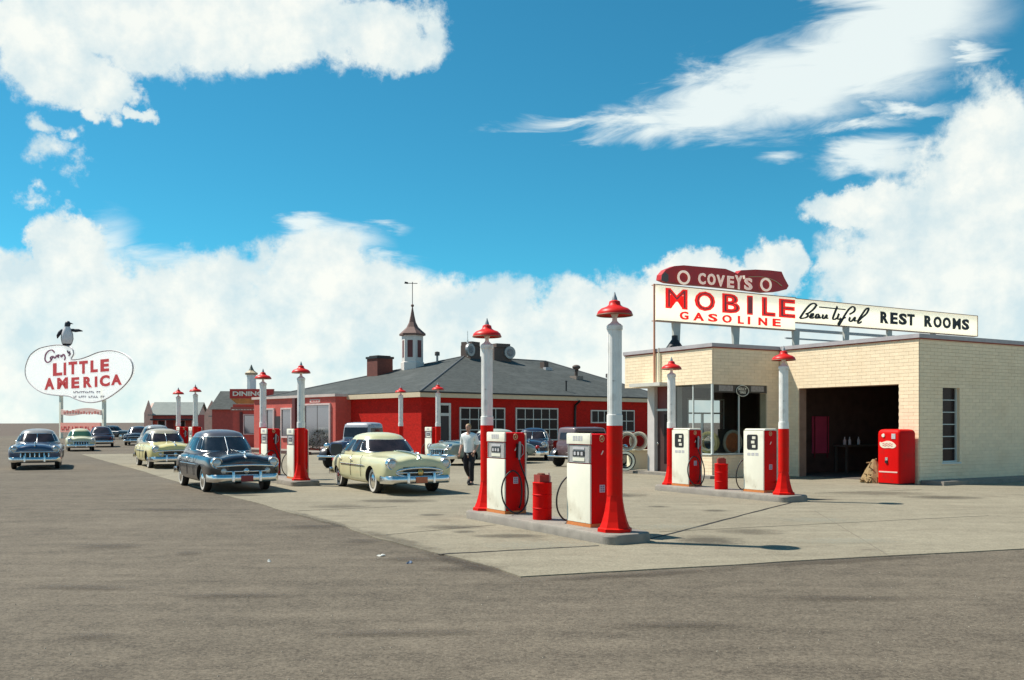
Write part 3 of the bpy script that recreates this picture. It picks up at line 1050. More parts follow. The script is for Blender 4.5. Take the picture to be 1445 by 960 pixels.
box('shelf', -.75, .78, -.05, .42, .625, .66, CREAM, rk)
box('upright', .66, .76, .2, .3, .66, 1.7, CREAM, rk)
box('upright', -.74, -.66, .2, .3, .0, .62, CREAM, rk)
MB().lathe([(.001, 0), (.1, 0), (.13, .1), (.09, .2), (.001, .22)], 12, (.72, .12, .95)).build('lantern', DARK, rk, 40)

# show window: round tyre advertisement and yellow wrapped tyres, cartons
ad = st_thing('tyre_advert', 'round orange and cream tyre advertisement in the office show window', 'display', -1.55, OY0 + .45, .03)
box('stand_board', -.55, .42, .06, .10, .0, 1.45, mat('advert_black', (.02, .018, .02), .5), ad)
MB().lathe([(.001, -.03), (.33, -.03), (.33, .0)], 28, (0, .045, 1.03), 'y').build('disc', mat('advert_orange', (.60, .16, .05), .6, var=.4, scale=9), ad, 40)
MB().tube([(.35 * math.cos(a), .02, 1.03 + .35 * math.sin(a)) for a in [i * math.pi / 14 for i in range(28)]], .05, 8, True).build('ring', WRAP, ad, 60)
MB().prism([(-.12, .52), (.12, .52), (.05, .68), (-.05, .68)], .02, .05, 'y').build('foot', mat('advert_blue', (.12, .25, .5), .5), ad)
for k, (p, q, lab) in enumerate([(-2.55, 5.45, 'yellowish wrapped tyre standing behind the glass at the office corner')]):
    x, y = stp(p, q)
    t_ = thing('tire', lab, 'tire', (x, y, 1.07), R(50), 'tyres on show at the porch')
    tyre(t_, .34, .17, 'wrapped_casing', mat('yellow_wrap', (.62, .48, .22), .8))
    whitewall(t_, .34, .17, .62, .74, WRAP, 'inner_ring')
sh = st_thing('display_shelf', 'low dark shelf unit behind the office glass', 'shelf', -2.55, OY0 + .3, .03)
box('shelf_top', 0, .9, 0, .5, .68, .72, INTFLOOR, sh)
box('shelf_side', .0, .03, .02, .48, 0, .679, INTFLOOR, sh)
box('shelf_side', .87, .9, .02, .48, 0, .679, INTFLOOR, sh)
for k, (p, q, w, h, lab) in enumerate([(-2.5, 6.1, .36, .30, 'pale carton lower on the pile behind the office glass'), (-2.42, 6.5, .30, .52, 'taller pale carton beside the pile behind the office glass')]):
    c_ = st_thing('carton', lab, 'carton', p, q, .74, R(6 * k), 'cartons behind the office glass')
    box('box_body', 0, w, 0, .3, 0, h, mat('carton_pale', (.66, .60, .52), .8), c_)
    box('flap', .005, w - .005, .13, .17, h + .001, h + .006, WRAP, c_)
ct = st_thing('counter', 'plain counter behind the office glass under the cartons', 'counter', -2.56, 5.95, .03)
box('counter_body', 0, .5, 0, .9, 0, .67, INT, ct)
box('counter_top', -.02, .52, -.02, .75, .671, .71, INTFLOOR, ct)

# ------------------------------------------------------------------ roof sign
SP = Plane((4.72, 30.25), BX)
def glow_sheet_mat(ca, cb):  # translucency and glow added to brighten sign faces and letters; no lamp inside
    m = bpy.data.materials.new('added_glow_sign_sheet')
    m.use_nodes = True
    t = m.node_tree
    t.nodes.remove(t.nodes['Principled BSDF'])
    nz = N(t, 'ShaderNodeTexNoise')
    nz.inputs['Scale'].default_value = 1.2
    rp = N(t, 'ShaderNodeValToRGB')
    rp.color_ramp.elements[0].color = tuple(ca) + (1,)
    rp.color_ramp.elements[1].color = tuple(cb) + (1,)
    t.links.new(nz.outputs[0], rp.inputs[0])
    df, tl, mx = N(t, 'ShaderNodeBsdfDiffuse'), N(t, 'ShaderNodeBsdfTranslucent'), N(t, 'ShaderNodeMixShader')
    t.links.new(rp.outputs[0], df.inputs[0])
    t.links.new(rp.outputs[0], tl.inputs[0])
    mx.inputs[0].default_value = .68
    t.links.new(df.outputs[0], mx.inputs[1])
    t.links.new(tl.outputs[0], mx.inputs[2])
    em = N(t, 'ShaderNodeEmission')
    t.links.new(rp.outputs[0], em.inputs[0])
    em.inputs[1].default_value = .20  # faint added glow lifting the sheet colour
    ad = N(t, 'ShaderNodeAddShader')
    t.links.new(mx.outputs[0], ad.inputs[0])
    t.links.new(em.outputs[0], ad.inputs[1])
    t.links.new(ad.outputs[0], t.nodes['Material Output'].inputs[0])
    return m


OPAL = glow_sheet_mat((.95, .92, .78), (.98, .97, .86))
GLOWR = glow_sheet_mat((.78, .030, .030), (.84, .040, .038))
GLOWW = glow_sheet_mat((.95, .95, .91), (.98, .98, .95))
sg = thing('roof_sign', 'long cream roof sign reading MOBILE GASOLINE and Beautiful REST ROOMS', 'sign', (4.72, 30.25, 0), TH)
t1 = SP(1122, 440)[0]
t2 = SP(1380, 450)[0]
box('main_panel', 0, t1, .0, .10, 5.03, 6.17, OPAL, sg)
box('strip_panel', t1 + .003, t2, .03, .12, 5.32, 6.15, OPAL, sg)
fr_ = MB().box(-.03, t1 + .02, -.02, .24, 6.172, 6.20).box(-.03, t1 + .02, -.02, .24, 5.0, 5.028).box(t1 + .021, t2 + .02, .01, .22, 6.152, 6.175).box(t1 + .021, t2 + .02, .01, .22, 5.295, 5.318).box(t2 + .001, t2 + .025, .012, .218, 5.319, 6.151)
fr_.build('sign_frame', mat('frame_tan', (.45, .30, .22), .6), sg)
MB().tube([(-.09, .02, 2.96), (-.09, .02, 6.2)], .035, 8).build('neon_pole', mat('salmon_pole', (.62, .28, .17), .5), sg, 50)
MB().tube([(-.05, -.16, 2.96), (-.05, -.16, 4.1)], .025, 8).build('neon_pole', mat('pale_pole', (.75, .60, .45), .5), sg, 50)
xs = [(939, 970), (980, 1009), (1019, 1044), (1054, 1062), (1075, 1094), (1099, 1122)]
for ch, (ua, ub) in zip('MOBILE', xs):
    a, b = SP(ua, 430)[0], SP(ub - .6, 430)[0]
    h0, h1 = 5.44, 6.10
    lt = shift(text_mb(ch, b - a, h1 - h0, .035, .03), a, -.003, h0).build('letter', GLOWR, sg)
    shift(text_mb(ch, (b - a) * .80, (h1 - h0) * .86, -.022, .004), a + (b - a) * .10, -.0335, h0 + (h1 - h0) * .07).build('letter_inline', NEON, lt)
for ch, (ua, ub) in zip('GASOLINE', [(959, 971), (978, 993), (999, 1012), (1019, 1032), (1041, 1049), (1055, 1058), (1070, 1082), (1090, 1101)]):
    a, b = SP(ua, 450)[0], SP(ub, 450)[0]
    shift(text_mb(ch, b - a, .27, .03, .025), a, -.003, 5.10).build('letter', GLOWR, sg)
for ch, (ua, ub) in zip('RESTROOMS', [(1243, 1254), (1257, 1267), (1269, 1280), (1281, 1291), (1305, 1316), (1318, 1329), (1331, 1342), (1345, 1356), (1358, 1368)]):
    a, b = SP(ua, 450)[0], SP(ub, 450)[0]
    shift(text_mb(ch, b - a, .45, .045, .025), a, .027, 5.53).build('letter', SIGNBLK, sg)
Z1 = lambda pts: [SP(1120 + x / 12.04, 415 + y / 12.04) for x, y in pts]
bt = [[(110, 415), (150, 350), (220, 250), (290, 180), (350, 160), (392, 182)], [(400, 178), (350, 250), (270, 318), (215, 340), (243, 350), (243, 380), (200, 405), (120, 418)],
      [(270, 400), (325, 372), (338, 335), (305, 345), (285, 390), (310, 412), (350, 398)], [(440, 345), (400, 350), (375, 395), (400, 412), (440, 365), (438, 408), (470, 402)],
      [(510, 350), (495, 400), (525, 415), (570, 355), (562, 408), (595, 412)], [(748, 212), (700, 330), (672, 415), (700, 432), (735, 412)], [(440, 222), (660, 243), (885, 266)],
      [(775, 335), (752, 412), (780, 430), (810, 410)], [(955, 345), (1030, 300), (1045, 245), (1005, 215), (940, 265), (880, 350), (820, 460), (775, 528), (768, 500), (820, 430), (890, 400)],
      [(965, 395), (952, 445), (985, 465), (1050, 395), (1038, 455), (1075, 455)], [(1090, 470), (1150, 375), (1230, 262), (1280, 245), (1245, 330), (1150, 415), (1100, 470), (1110, 500), (1160, 468)]]
ribbon(MB(), [Z1(s) for s in bt], .075, .005, .027).build('script_lettering', SIGNBLK, sg)
# legs and rails
for u_, w in ((957, .16), (1041, .16), (1126, .16), (1197, .14), (1258, .12), (1320, .12)):
    t = SP(u_, 450)[0]
    top = 5.0 if u_ < 1130 else 5.29
    MB().prism([(t - w, top), (t + w, top), (t + w * .55, 3.7), (t - w * .35, 3.7)], .06, .16, 'y').build('support_leg', mat('leg_grey_paint', (.52, .52, .46), .6), sg)
box('rail', t1 - .2, t2 - .2, .23, .31, 5.02, 5.12, mat('rail_grey', (.42, .45, .46), .5), sg)
box('rail', t1 - .2, t2 - .2, .23, .31, 4.72, 4.77, mat('rail_grey', (.42, .45, .46), .5), sg)
# the car shape on top
co = [(933, 396), (934, 389), (940, 382), (952, 377), (965, 376), (1000, 379), (1024, 381), (1034, 385), (1041, 388), (1046, 383), (1066, 382), (1085, 383), (1103, 385), (1107, 394), (1113, 405), (1110, 410), (1098, 413), (1080, 414), (1040, 409), (1000, 405), (960, 402), (943, 400)]
cpts = [SP(u, v - 1.5) for u, v in co]
ce = MB().prism(cpts, .0, .26, 'y').build('car_silhouette', CARRED, sg)
nose = MB()
nose.prism([SP(u, v) for u, v in [(933, 396), (933.5, 389), (938, 384), (943, 388), (943, 397), (940, 398.5)]], -.012, -.001, 'y')
nose.build('car_nose', mat('nose_grey', (.12, .10, .09), .5), ce)
for (u, v) in ((964, 392), (1080, 402)):
    cx, cz = SP(u, v)
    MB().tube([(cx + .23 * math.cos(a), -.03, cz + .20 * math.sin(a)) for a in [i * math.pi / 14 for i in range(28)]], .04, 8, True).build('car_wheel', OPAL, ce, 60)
for ch, (ua, ub, vb, vt) in zip("COVEYS", [(985, 995, 401, 385), (998, 1009, 402, 386), (1011, 1022, 404, 388), (1026, 1035, 406, 389.5), (1037, 1047, 408, 388.5), (1050, 1061, 409, 392)]):
    a, z0 = SP(ua, vb)
    b, _ = SP(ub, vb)
    z1 = SP(ua, vt)[1]
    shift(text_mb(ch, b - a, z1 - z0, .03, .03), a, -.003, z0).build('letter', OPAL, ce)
ax_, az_ = SP(1049, 389)
ribbon(MB(), [[(ax_, az_), (ax_ + .02, az_ - .12)]], .06, -.03, -.003).build('apostrophe', OPAL, ce)
ribbon(MB(), [[SP(u, v) for u, v in [(1056, 391), (1075, 391), (1092, 396), (1103, 404)]]], .03, -.02, -.003).build('trim_stroke', mat('gold_trim', (.6, .42, .2), .5), ce)
MB().lathe([(.42, 0), (.36, .12), (.1, .5), (.1, .62), (.001, .64)], 14).build('roof_vent', DARK, None, 40, (*stp(-2.3, 7.35), ZT - .04))
tag(bpy.data.objects['roof_vent'], 'dark conical vent on the roof below the MOBILE sign', 'vent')


# ------------------------------------------------------------------ pump islands
def make_lamp():
    r = thing('lamp_post', '', 'lamp post', (0, 0, 0))
    # flared eight sided foot
    MB().lathe([(.245, 0), (.245, .045), (.215, .06), (.182, .14), (.145, .28), (.121, .42), (.113, .50)], 8, ph=R(22.5)).build('foot', REDP, r)
    MB().lathe([(.112, .501), (.112, 1.47)], 24).build('lower_post', REDP, r, 40)
    n = 32
    rows = []
    for z, k in ((1.471, 1.1), (1.62, 1.1), (1.625, 1.0), (2.80, 1.0)):
        rows.append([((.100 * k - (.010 if (i % 4 == 0 and k == 1.0) else 0)) * math.cos(2 * math.pi * i / n), (.100 * k - (.010 if (i % 4 == 0 and k == 1.0) else 0)) * math.sin(2 * math.pi * i / n), z) for i in range(n)])
    MB().rows(rows, True, True).build('fluted_column', WPOST, r, 25)
    MB().lathe([(.108, 2.801), (.112, 2.82), (.112, 2.86), (.085, 2.885), (.06, 2.90), (.035, 2.93), (.028, 3.02)], 20).build('collar', WPOST, r, 40)
    sh_ = MB().lathe([(.245, 3.005), (.25, 3.02), (.235, 3.06), (.19, 3.10), (.12, 3.125), (.085, 3.15), (.075, 3.20), (.045, 3.215)], 28, cap=False)
    sh_.lathe([(.040, 3.205), (.07, 3.18), (.11, 3.11), (.18, 3.085), (.225, 3.05), (.245, 3.005)], 28, cap=False)
    s_ = sh_.build('lamp_shade', SHADE, r, 50)
    MB().tube([(.247 * math.cos(a), .247 * math.sin(a), 3.008) for a in [i * math.pi / 14 for i in range(28)]], .010, 6, True).build('shade_rim', mat('rim_brown', (.30, .12, .06), .5), s_, 60)
    MB().ball((0, 0, 3.04), .055, .055, .075).build('bulb', mat('frosted_glass', (.75, .72, .65), .3), r, 60)
    MB().lathe([(.04, 3.216), (.034, 3.25), (.018, 3.29), (.006, 3.33)], 12).build('finial', STEEL, r, 40)
    return r


def make_pump(style):
    r = thing('gas_pump', '', 'gas pump', (0, 0, 0))
    D, Wd, H = .40, .62, 1.36
    mb = rbox(MB(), .03, D, .012, Wd - .012, .05, H - .01, .02, .03)
    body = mb.build('cabinet', RED, r, 35)
    box('skirt', .0, D + .01, -.004, Wd + .004, 0, .049, ORANGE, r)
    tr = MB().box(D + .001, D + .02, .0, Wd, .05, H - .02)
    tr.build('back_trim', WHITE, r)
    if style == 'cap':
        rbox(MB(), .0, .028, .004, Wd - .004, .055, .91, .012, .01).build('front_panel', WHITE, r, 35)
        ds = box('display', .012, .029, .02, Wd - .02, .925, 1.185, GREY, r)
        box('number_window', .004, .011, .16, .46, 1.02, 1.10, DARK, ds)
        box('price_plate', .003, .011, .16, .46, .95, 1.0, WHITE, ds)
        box('total_plate', .003, .011, .16, .46, 1.12, 1.155, LGREY, ds)
        for i in range(3):
            box('number', .001, .0035, .20 + i * .09, .25 + i * .09, 1.035, 1.085, LGREY, ds)
        box('side_chrome', .002, .011, .03, .05, .93, 1.18, CHROME, ds)
        box('side_chrome', .002, .011, Wd - .05, Wd - .03, .93, 1.18, CHROME, ds)
        cp = rbox(MB(), -.004, .029, .0, Wd, 1.2, H, .012, .02).build('brand_cap', WHITE, r, 35)
        for i in range(4):
            box('cap_print', -.007, -.0045, .20 + i * .065, .245 + i * .065, 1.25, 1.32, LGREY, cp)
    else:
        rbox(MB(), .0, .029, .004, Wd - .004, .055, H, .02, .03).build('front_panel', WHITE, r, 35)
        ds = MB().prism(rrect(.18, .50, .93, 1.26, .04), -.006, -.001, 'x').build('display', DARK, r)
        for i in range(3):
            box('number', -.009, -.0065, .24 + .03 * (i % 2), .34 + .03 * (i % 2), .97 + i * .095, 1.03 + i * .095, WHITE, ds)
        for i in range(3):
            box('front_print', -.003, -.001, .16 + i * .12, .25 + i * .12, .80, .86, LGREY, r)
        rbox(MB(), .031, D + .005, .0, Wd, H - .009, H + .03, .02, .03).build('top_cap', WHITE, r, 35)
    # marks on the near side
    em_ = MB()
    em_.tube([(.21 + .038 * math.cos(a), .010, 1.28 + .045 * math.sin(a)) for a in [R(i * 30) for i in range(12)]], .008, 6, True).prism([(.195, 1.262), (.225, 1.262), (.218, 1.298), (.202, 1.298)], .004, .012, 'y')
    em_.build('side_emblem', mat('emblem_gold', (.62, .48, .24), .5), body, 50)
    MB().prism([(.19, 1.05), (.225, 1.11), (.235, 1.10), (.222, 1.075), (.202, 1.045)], .002, .011, 'y').build('side_mark', SIGNW, body)
    lb = box('test_label', .17, .26, .004, .0115, .50, .61, mat('label_blue_grey', (.58, .56, .62), .6, var=.2), body)
    for i in range(3):
        for j in range(2):
            box('label_print', .182 + j * .038, .208 + j * .038, .0015, .0035, .513 + i * .032, .533 + i * .032, mat('label_ink', (.22, .20, .30), .7), lb)
    return r


def add_hose(r, near=True):
    """rubber hose looped at the pump side, nozzle in its boot"""
    sgn = -1 if near else 1
    y = -.05 if near else .67
    bt_ = box('nozzle_boot', .22, .30, min(y, y - sgn * .055), max(y, y - sgn * .055), .93, 1.16, DARK, r)
    MB().tube([(.26, y, 1.20), (.255, y, 1.10), (.25, y, .98), (.245, y + sgn * .01, .90)], [.022, .026, .022, .018], 8).build('nozzle', STEEL, bt_, 50)
    MB().tube([(.29, y, 1.16), (.33, y, 1.12), (.33, y, 1.0), (.28, y, .95)], .008, 6).build('trigger_guard', STEEL, bt_, 50)
    pts = [(.25, y, .90), (.27, y - .02 * (-sgn), .80), (.33, y + sgn * .05, .62), (.37, y + sgn * .08, .42), (.34, y + sgn * .10, .2), (.22, y + sgn * .11, .05), (.06, y + sgn * .10, .045), (-.08, y + sgn * .07, .2), (-.11, y + sgn * .04, .42), (-.03, y + sgn * .02, .62), (.12, y + sgn * .01, .72), (.24, y + sgn * .03, .62), (.27, y + sgn * .05, .40), (.26, y + sgn * .03, .18), (.26, y + .02, .10)]
    MB().tube(catmull(pts, 5), .0135, 8).build('hose', RUBBER, r, 60)


def add_tap(r):
    MB().tube([(.36, .0, .22), (.36, -.07, .22), (.36, -.085, .17)], .018, 8).build('drain_tap', BRASS, r, 50)
    MB().lathe([(.001, .0), (.03, .0), (.03, .015), (.001, .015)], 10, (.36, -.06, .245)).build('tap_wheel', BRASS, r, 40)


def make_can():
    r = thing('oil_can', '', 'waste drum', (0, 0, 0))
    prof = [(.148, 0), (.150, .01), (.150, .17), (.157, .18), (.150, .19), (.150, .38), (.157, .39), (.150, .40), (.150, .56), (.157, .575), (.14, .585), (.001, .585)]
    MB().lathe(prof, 24).build('drum', RED, r, 30)
    box('bin_box', -.10, .07, -.09, .09, .586, .70, mat('bin_box_brown_red', (.32, .04, .025), .6, var=.3, scale=9), r)
    b_ = MB()
    for k in range(9):
        a = k * .7
        b_.ball((.03 * math.cos(a) - .02, .05 * math.sin(a), .705), .03, .028, .022, 7, 5)
    b_.build('rag', mat('rag_brown', (.20, .07, .04), .9, var=.4, scale=20), r, 60)
    MB().lathe([(.03, .586), (.035, .66), (.015, .70), (.015, .73)], 10, (.10, -.03, 0)).build('spout_bottle', mat('spout_pale', (.55, .45, .36), .5), r, 40)
    return r


ISL = [  # near lamp position, label words, pump style, rim
    ((1.43, 12.93), 'front island', 'cap'),
    ((5.75, 19.65), 'island before the office', 'dial'),
    ((-5.59, 24.6), 'island between the navy and cream cars', 'cap'),
    ((-2.94, 36.9), 'island behind the cream car', 'cap'),
    ((-13.3, 39.0), 'far left island', 'cap'),
]
lamp0, can0 = make_lamp(), make_can()
LL = [('nearest and tallest red and white lamp post, right end of the front island', 'red and white lamp post at the left end of the front island'),
      ('red and white lamp post before the garage bay, right end of the office island', 'red and white lamp post before the office door, left end of its island'),
      ('red and white lamp post right of the navy car, near end of its island', 'red and white lamp post behind the navy car, before the dining sign'),
      ('small lamp post at the red pump behind the cream sedan', 'small lamp post against the red wall above the cream sedan roof'),
      ('distant small lamp post, right of the far left pair', 'distant small lamp post, left of the far left pair')]
PL = [('white and red gas pump nearest the camera, beside the tallest lamp post', 'white and red gas pump with looped hose at the left of the front island'),
      ('white and red gas pump in front of the garage bay', 'white and red gas pump with looped hose before the office door'),
      ('red and white gas pump right behind the front of the navy car', 'red and white gas pump half hidden behind the navy car'),
      ('small red and white gas pump behind the hood of the cream sedan', None),
      ('far red gas pump, right one under the distant lamp pair', 'far red gas pump, left one under the distant lamp pair')]
first = [True, True]
for k, ((x0, y0), words, style) in enumerate(ISL):
    def ip(p, q):
        return (x0 + p * BX.x + q * AX.x, y0 + p * BX.y + q * AX.y)
    ix, iy = ip(.10, 1.68)
    isl = MB()
    out = rrect(-.44, .34, -2.04, 2.3, .20, 5)
    rows = []
    for ins, z in ((0, 0), (0, .115), (.015, .14), (.04, .15)):
        rows.append([(x * (1 - ins / .5), y * (1 - ins / 2.4), z) for x, y in out])
    isl.rows(rows, True, True)
    tag(isl.build('pump_island', CONC, None, 30, (ix, iy, 0), TH), ['long concrete pump island nearest the camera', 'concrete pump island in front of the office', 'concrete pump island right of the navy car', 'concrete pump island behind the cream sedan', 'far concrete pump island under the distant lamp pair'][k], 'pump island', 'pump islands')
    for j, q in enumerate((0, 3.7)):
        l = lamp0 if first[0] else copy_tree(lamp0)
        first[0] = False
        X, Y = ip(0 if k != 1 or j == 0 else .05, q)
        place(l, (X, Y, .151), TH, LL[k][j], 'red and white lamp posts on the pump islands')
        if k in (1, 2, 3, 4):
            l.scale = (.98, .98, .945)
    for j, (p, q) in enumerate(((-.04, .53), (-.12, 2.87))):
        if PL[k][j] is None:
            continue
        pm = make_pump(style)
        X, Y = ip(p, q)
        place(pm, (X, Y, .151), TH, PL[k][j], 'gas pumps on the islands')
        add_hose(pm, near=(j == 1))
        if j == 0:
            add_tap(pm)
    if k in (0, 1):
        c_ = can0 if first[1] else copy_tree(can0)
        first[1] = False
        X, Y = ip(-.01, 1.88)
        place(c_, (X, Y, .151), TH + k, ['red waste drum between the two pumps of the front island', 'red waste drum between the two pumps before the office'][k], 'red waste drums')

# ------------------------------------------------------------------ the red restaurant
TB = math.atan2(.672, .740)
BB = (-4.63, 47.2)
RBRICK = mat('red_brick', (.52, .024, .018), .85, var=.26, scale=7, bump=.35, bscale=26, dirt=(.36, .022, .017), dscale=2.2, stretch=(1, 1, 2.5), spec=.04)
PBRICK = mat('rose_brick', (.55, .10, .075), .85, var=.14, scale=5, bump=.3, bscale=26)
SHING = mat('slate_grey_shingle', (.074, .080, .075), .85, var=.36, scale=3.2, bump=.5, bscale=14, dirt=(.100, .106, .100), dscale=.6, spec=.2, stretch=(1, 1, 3))
FASC = mat('beige_fascia', (.66, .53, .36), .6, var=.08)
rb_ = thing('red_restaurant', 'long red brick restaurant with grey hipped roof and white trim', 'building', (BB[0], BB[1], 0), TB)


def rbp(x, y):
    c, s = math.cos(TB), math.sin(TB)
    return (BB[0] + x * c - y * s, BB[1] + x * s + y * c)


EZ = 3.28
LX, LY = 20.0, 16.8
MB().box(.1, LX, .1, LY, 0, EZ - .05).build('wall', RBRICK, rb_)
# roof: hip
ov_ = .16
rd0, rd1, RZ = (9.74, 8.4), (17.1, 8.4), 6.0
c4 = [(-ov_, -ov_, EZ), (LX + ov_, -ov_, EZ), (LX + ov_, LY + ov_, EZ), (-ov_, LY + ov_, EZ)]
rf = MB().add(c4 + [(rd0[0], rd0[1], RZ), (rd1[0], rd1[1], RZ)], [(0, 1, 5, 4), (1, 2, 5), (2, 3, 4, 5), (3, 0, 4), (3, 2, 1, 0)])
roof = rf.build('roof', SHING, rb_)
hip = MB()
for a, b in ((c4[0], (rd0[0], rd0[1], RZ)), (c4[3], (rd0[0], rd0[1], RZ)), (c4[1], (rd1[0], rd1[1], RZ)), ((rd0[0], rd0[1], RZ), (rd1[0], rd1[1], RZ))):
    hip.tube([a, b], .06, 6)
hip.build('ridge_cap', mat('ridge_dark', (.09, .095, .10), .8), roof)
fa = MB().box(-ov_ + .02, LX + ov_, -ov_ - .02, -ov_ + .02, EZ - .28, EZ - .03).box(-ov_ - .02, -ov_ + .019, -ov_ - .02, LY + ov_, EZ - .28, EZ - .03)
fa.build('fascia', FASC, rb_)
so = MB().box(-ov_ + .021, LX + ov_, -ov_ + .021, .099, EZ - .1, EZ - .06).box(-ov_ + .021, .099, .1, LY, EZ - .1, EZ - .06)
so.build('soffit', FASC, rb_)
gt = MB().box(-ov_ - .06, LX + ov_, -ov_ - .07, -ov_ - .021, EZ - .05, EZ + .03)
gt.build('gutter', DARK, rb_)


def xF3(u):
    k = (u - U0) / F
    return (k * BB[1] - BB[0]) / (math.cos(TB) - k * math.sin(TB))


def f3_window(u0, u1, z0, z1, nx_, nz_):
    x0, x1 = xF3(u0), xF3(u1)
    w = box('window', x0, x1, .06, .098, z0, z1, INT, rb_)
    f = MB().box(x0 - .07, x0, .02, .12, z0 - .07, z1 + .07).box(x1, x1 + .07, .02, .12, z0 - .07, z1 + .07).box(x0, x1, .02, .12, z1, z1 + .07).box(x0, x1, .02, .12, z0 - .07, z0)
    f.build('window_frame', mat('window_white', (.66, .64, .58), .5), w)
    for i in range(nx_):
        for j in range(nz_):
            a, b = x0 + (x1 - x0) * i / nx_, x0 + (x1 - x0) * (i + 1) / nx_
            c, d = z0 + (z1 - z0) * j / nz_, z0 + (z1 - z0) * (j + 1) / nz_
            box('pane', a + .025, b - .025, .045, .055, c + .025, d - .025, DGLASS, w)
    bars = MB()
    for i in range(1, nx_):
        bars.box(x0 + (x1 - x0) * i / nx_ - .025, x0 + (x1 - x0) * i / nx_ + .025, .03, .058, z0, z1)
    for j in range(1, nz_):
        bars.box(x0, x1, .0325, .057, z0 + (z1 - z0) * j / nz_ - .025, z0 + (z1 - z0) * j / nz_ + .025)
    bars.build('glazing_bar', mat('window_white', (.66, .64, .58), .5), w)


f3_window(651, 712, .75, 2.45, 5, 3)
f3_window(730, 787, .75, 2.47, 5, 3)
f3_window(836, 862, 1.75, 2.40, 3, 1)
f3_window(874, 895, 1.2, 2.42, 2, 2)
x0, x1 = xF3(622), xF3(634)
dd = box('door', x0, x1, .05, .098, .05, 2.05, mat('dark_door', (.035, .025, .025), .5), rb_)
box('transom', x0, x1, .05, .098, 2.2, 2.6, DGLASS, dd)
MB().box(x0 - .12, x0, .01, .1, .0, 2.72).box(x1, x1 + .12, .01, .1, .0, 2.72).box(x0, x1, .01, .1, 2.6, 2.72).box(x0, x1, .012, .1, 2.05, 2.2).build('door_frame', mat('window_white', (.66, .64, .58), .5), dd)
x = xF3(812)
MB().tube([(x, -.35, EZ - .3), (x, .0, EZ - .55), (x, .03, 2.3), (x, .03, .1)], .075, 8).build('downspout', DARK, rb_, 50)
# left wing with the shop window
wy0, wy1, wx = 6.7, 16.4, -.9
MB().box(wx, .099, wy0, wy1, 0, EZ - .12).build('wing_wall', PBRICK, rb_)
MB().box(wx - .12, .3, wy0 - .12, wy1 + .1, EZ - .119, EZ + .03).build('wing_cornice', mat('pale_cornice', (.62, .50, .44), .6), rb_)


def yF1(u):
    k = (u - U0) / F
    ox, oy = rbp(wx, 0)
    return (k * oy - ox) / (-math.sin(TB) - k * math.cos(TB))


def f1_window(u0, u1, z0, z1, n_, pm, fm):
    y0, y1 = yF1(u1), yF1(u0)
    w = box('shop_window', wx - .03, wx - .002, y0, y1, z0, z1, pm, rb_)
    MB().box(wx - .10, wx - .001, y0 - .10, y0, z0 - .1, z1 + .1).box(wx - .10, wx - .001, y1, y1 + .10, z0 - .1, z1 + .1).box(wx - .10, wx - .001, y0, y1, z1, z1 + .1).box(wx - .10, wx - .001, y0, y1, z0 - .1, z0).build('window_frame', fm, w)
    for i in range(n_):
        a, b = y0 + (y1 - y0) * i / n_, y0 + (y1 - y0) * (i + 1) / n_
        box('pane', wx - .045, wx - .032, a + .03, b - .03, z0 + .02, z1 - .02, SKYGLASS, w)


SKYGLASS = mat('reflecting_glass', (.32, .31, .34), .05, .75, var=.1, scale=.6)
PF = mat('pinkish_frame', (.68, .52, .48), .5)
f1_window(432, 466, .35, 2.70, 2, INT, PF)
f1_window(399, 412, .9, 2.5, 1, INT, PF)
f1_window(378, 387, .9, 2.5, 1, INT, PF)
y = yF1(391)
dd = box('wing_door', wx - .04, wx - .002, yF1(396), yF1(389), .15, 2.1, mat('dark_door', (.035, .025, .025), .5), rb_)
y = yF1(417)
box('dark_pilaster', wx - .16, wx - .001, y - .2, y + .12, .0, EZ - .125, mat('maroon_pilaster', (.12, .03, .028), .7), rb_)
MB().box(wx - .045, wx - .002, yF1(452), yF1(438), 2.86, 3.04).build('name_board', mat('pink_board', (.72, .52, .46), .6), rb_)
for (u0, u1) in ((440, 443.5), (444.5, 447), (448, 450.5)):
    box('board_print', wx - .052, wx - .046, yF1(u1), yF1(u0), 2.91, 2.99, mat('board_red', (.5, .1, .08), .6), rb_)
# pavement with planting bed before the wing
pv = MB().box(-3.4, wx - .001, 5.2, 18.5, 0, .13)
tag(pv.build('pavement', CONC, None, None, (BB[0], BB[1], 0), TB), kind='structure')
kb = MB().box(-3.58, -3.401, 5.0, 18.5, 0, .17)
tag(kb.build('kerb', mat('dark_kerb', (.10, .045, .035), .8), None, None, (BB[0], BB[1], 0), TB), kind='structure')
LEAF = mat('dark_evergreen', (.028, .030, .018), .8, var=.4, scale=5)


def shrub(x, y, r, h, lab):
    t_ = thing('shrub', lab, 'shrub', (x, y, .13), 0, 'shrubs below the shop window')
    mb = MB()
    for _ in range(420):
        a, b, q = random.uniform(0, 6.28), random.uniform(0, 1), random.uniform(.35, 1) ** .5
        cz = h * (.08 + .9 * b)
        rr = r * q * math.sin(math.pi * min(.98, .25 + .72 * b)) ** .6
        c = Vector((rr * math.cos(a), rr * math.sin(a), cz))
        d = Vector((random.uniform(-1, 1), random.uniform(-1, 1), random.uniform(-.3, 1))).normalized() * .07
        e = d.cross(Vector((random.uniform(-1, 1), random.uniform(-1, 1), random.uniform(-1, 1)))).normalized() * .03
        mb.add([c, c + d * .5 + e, c + d, c + d * .5 - e], [(0, 1, 2, 3)])
    mb.build('foliage', LEAF, t_)
    MB().tube([(0, 0, 0), (.02, 0, h * .4), (0, .02, h * .8)], [.03, .02, .01], 6).build('stem', mat('bark', (.10, .07, .05), .9), t_)


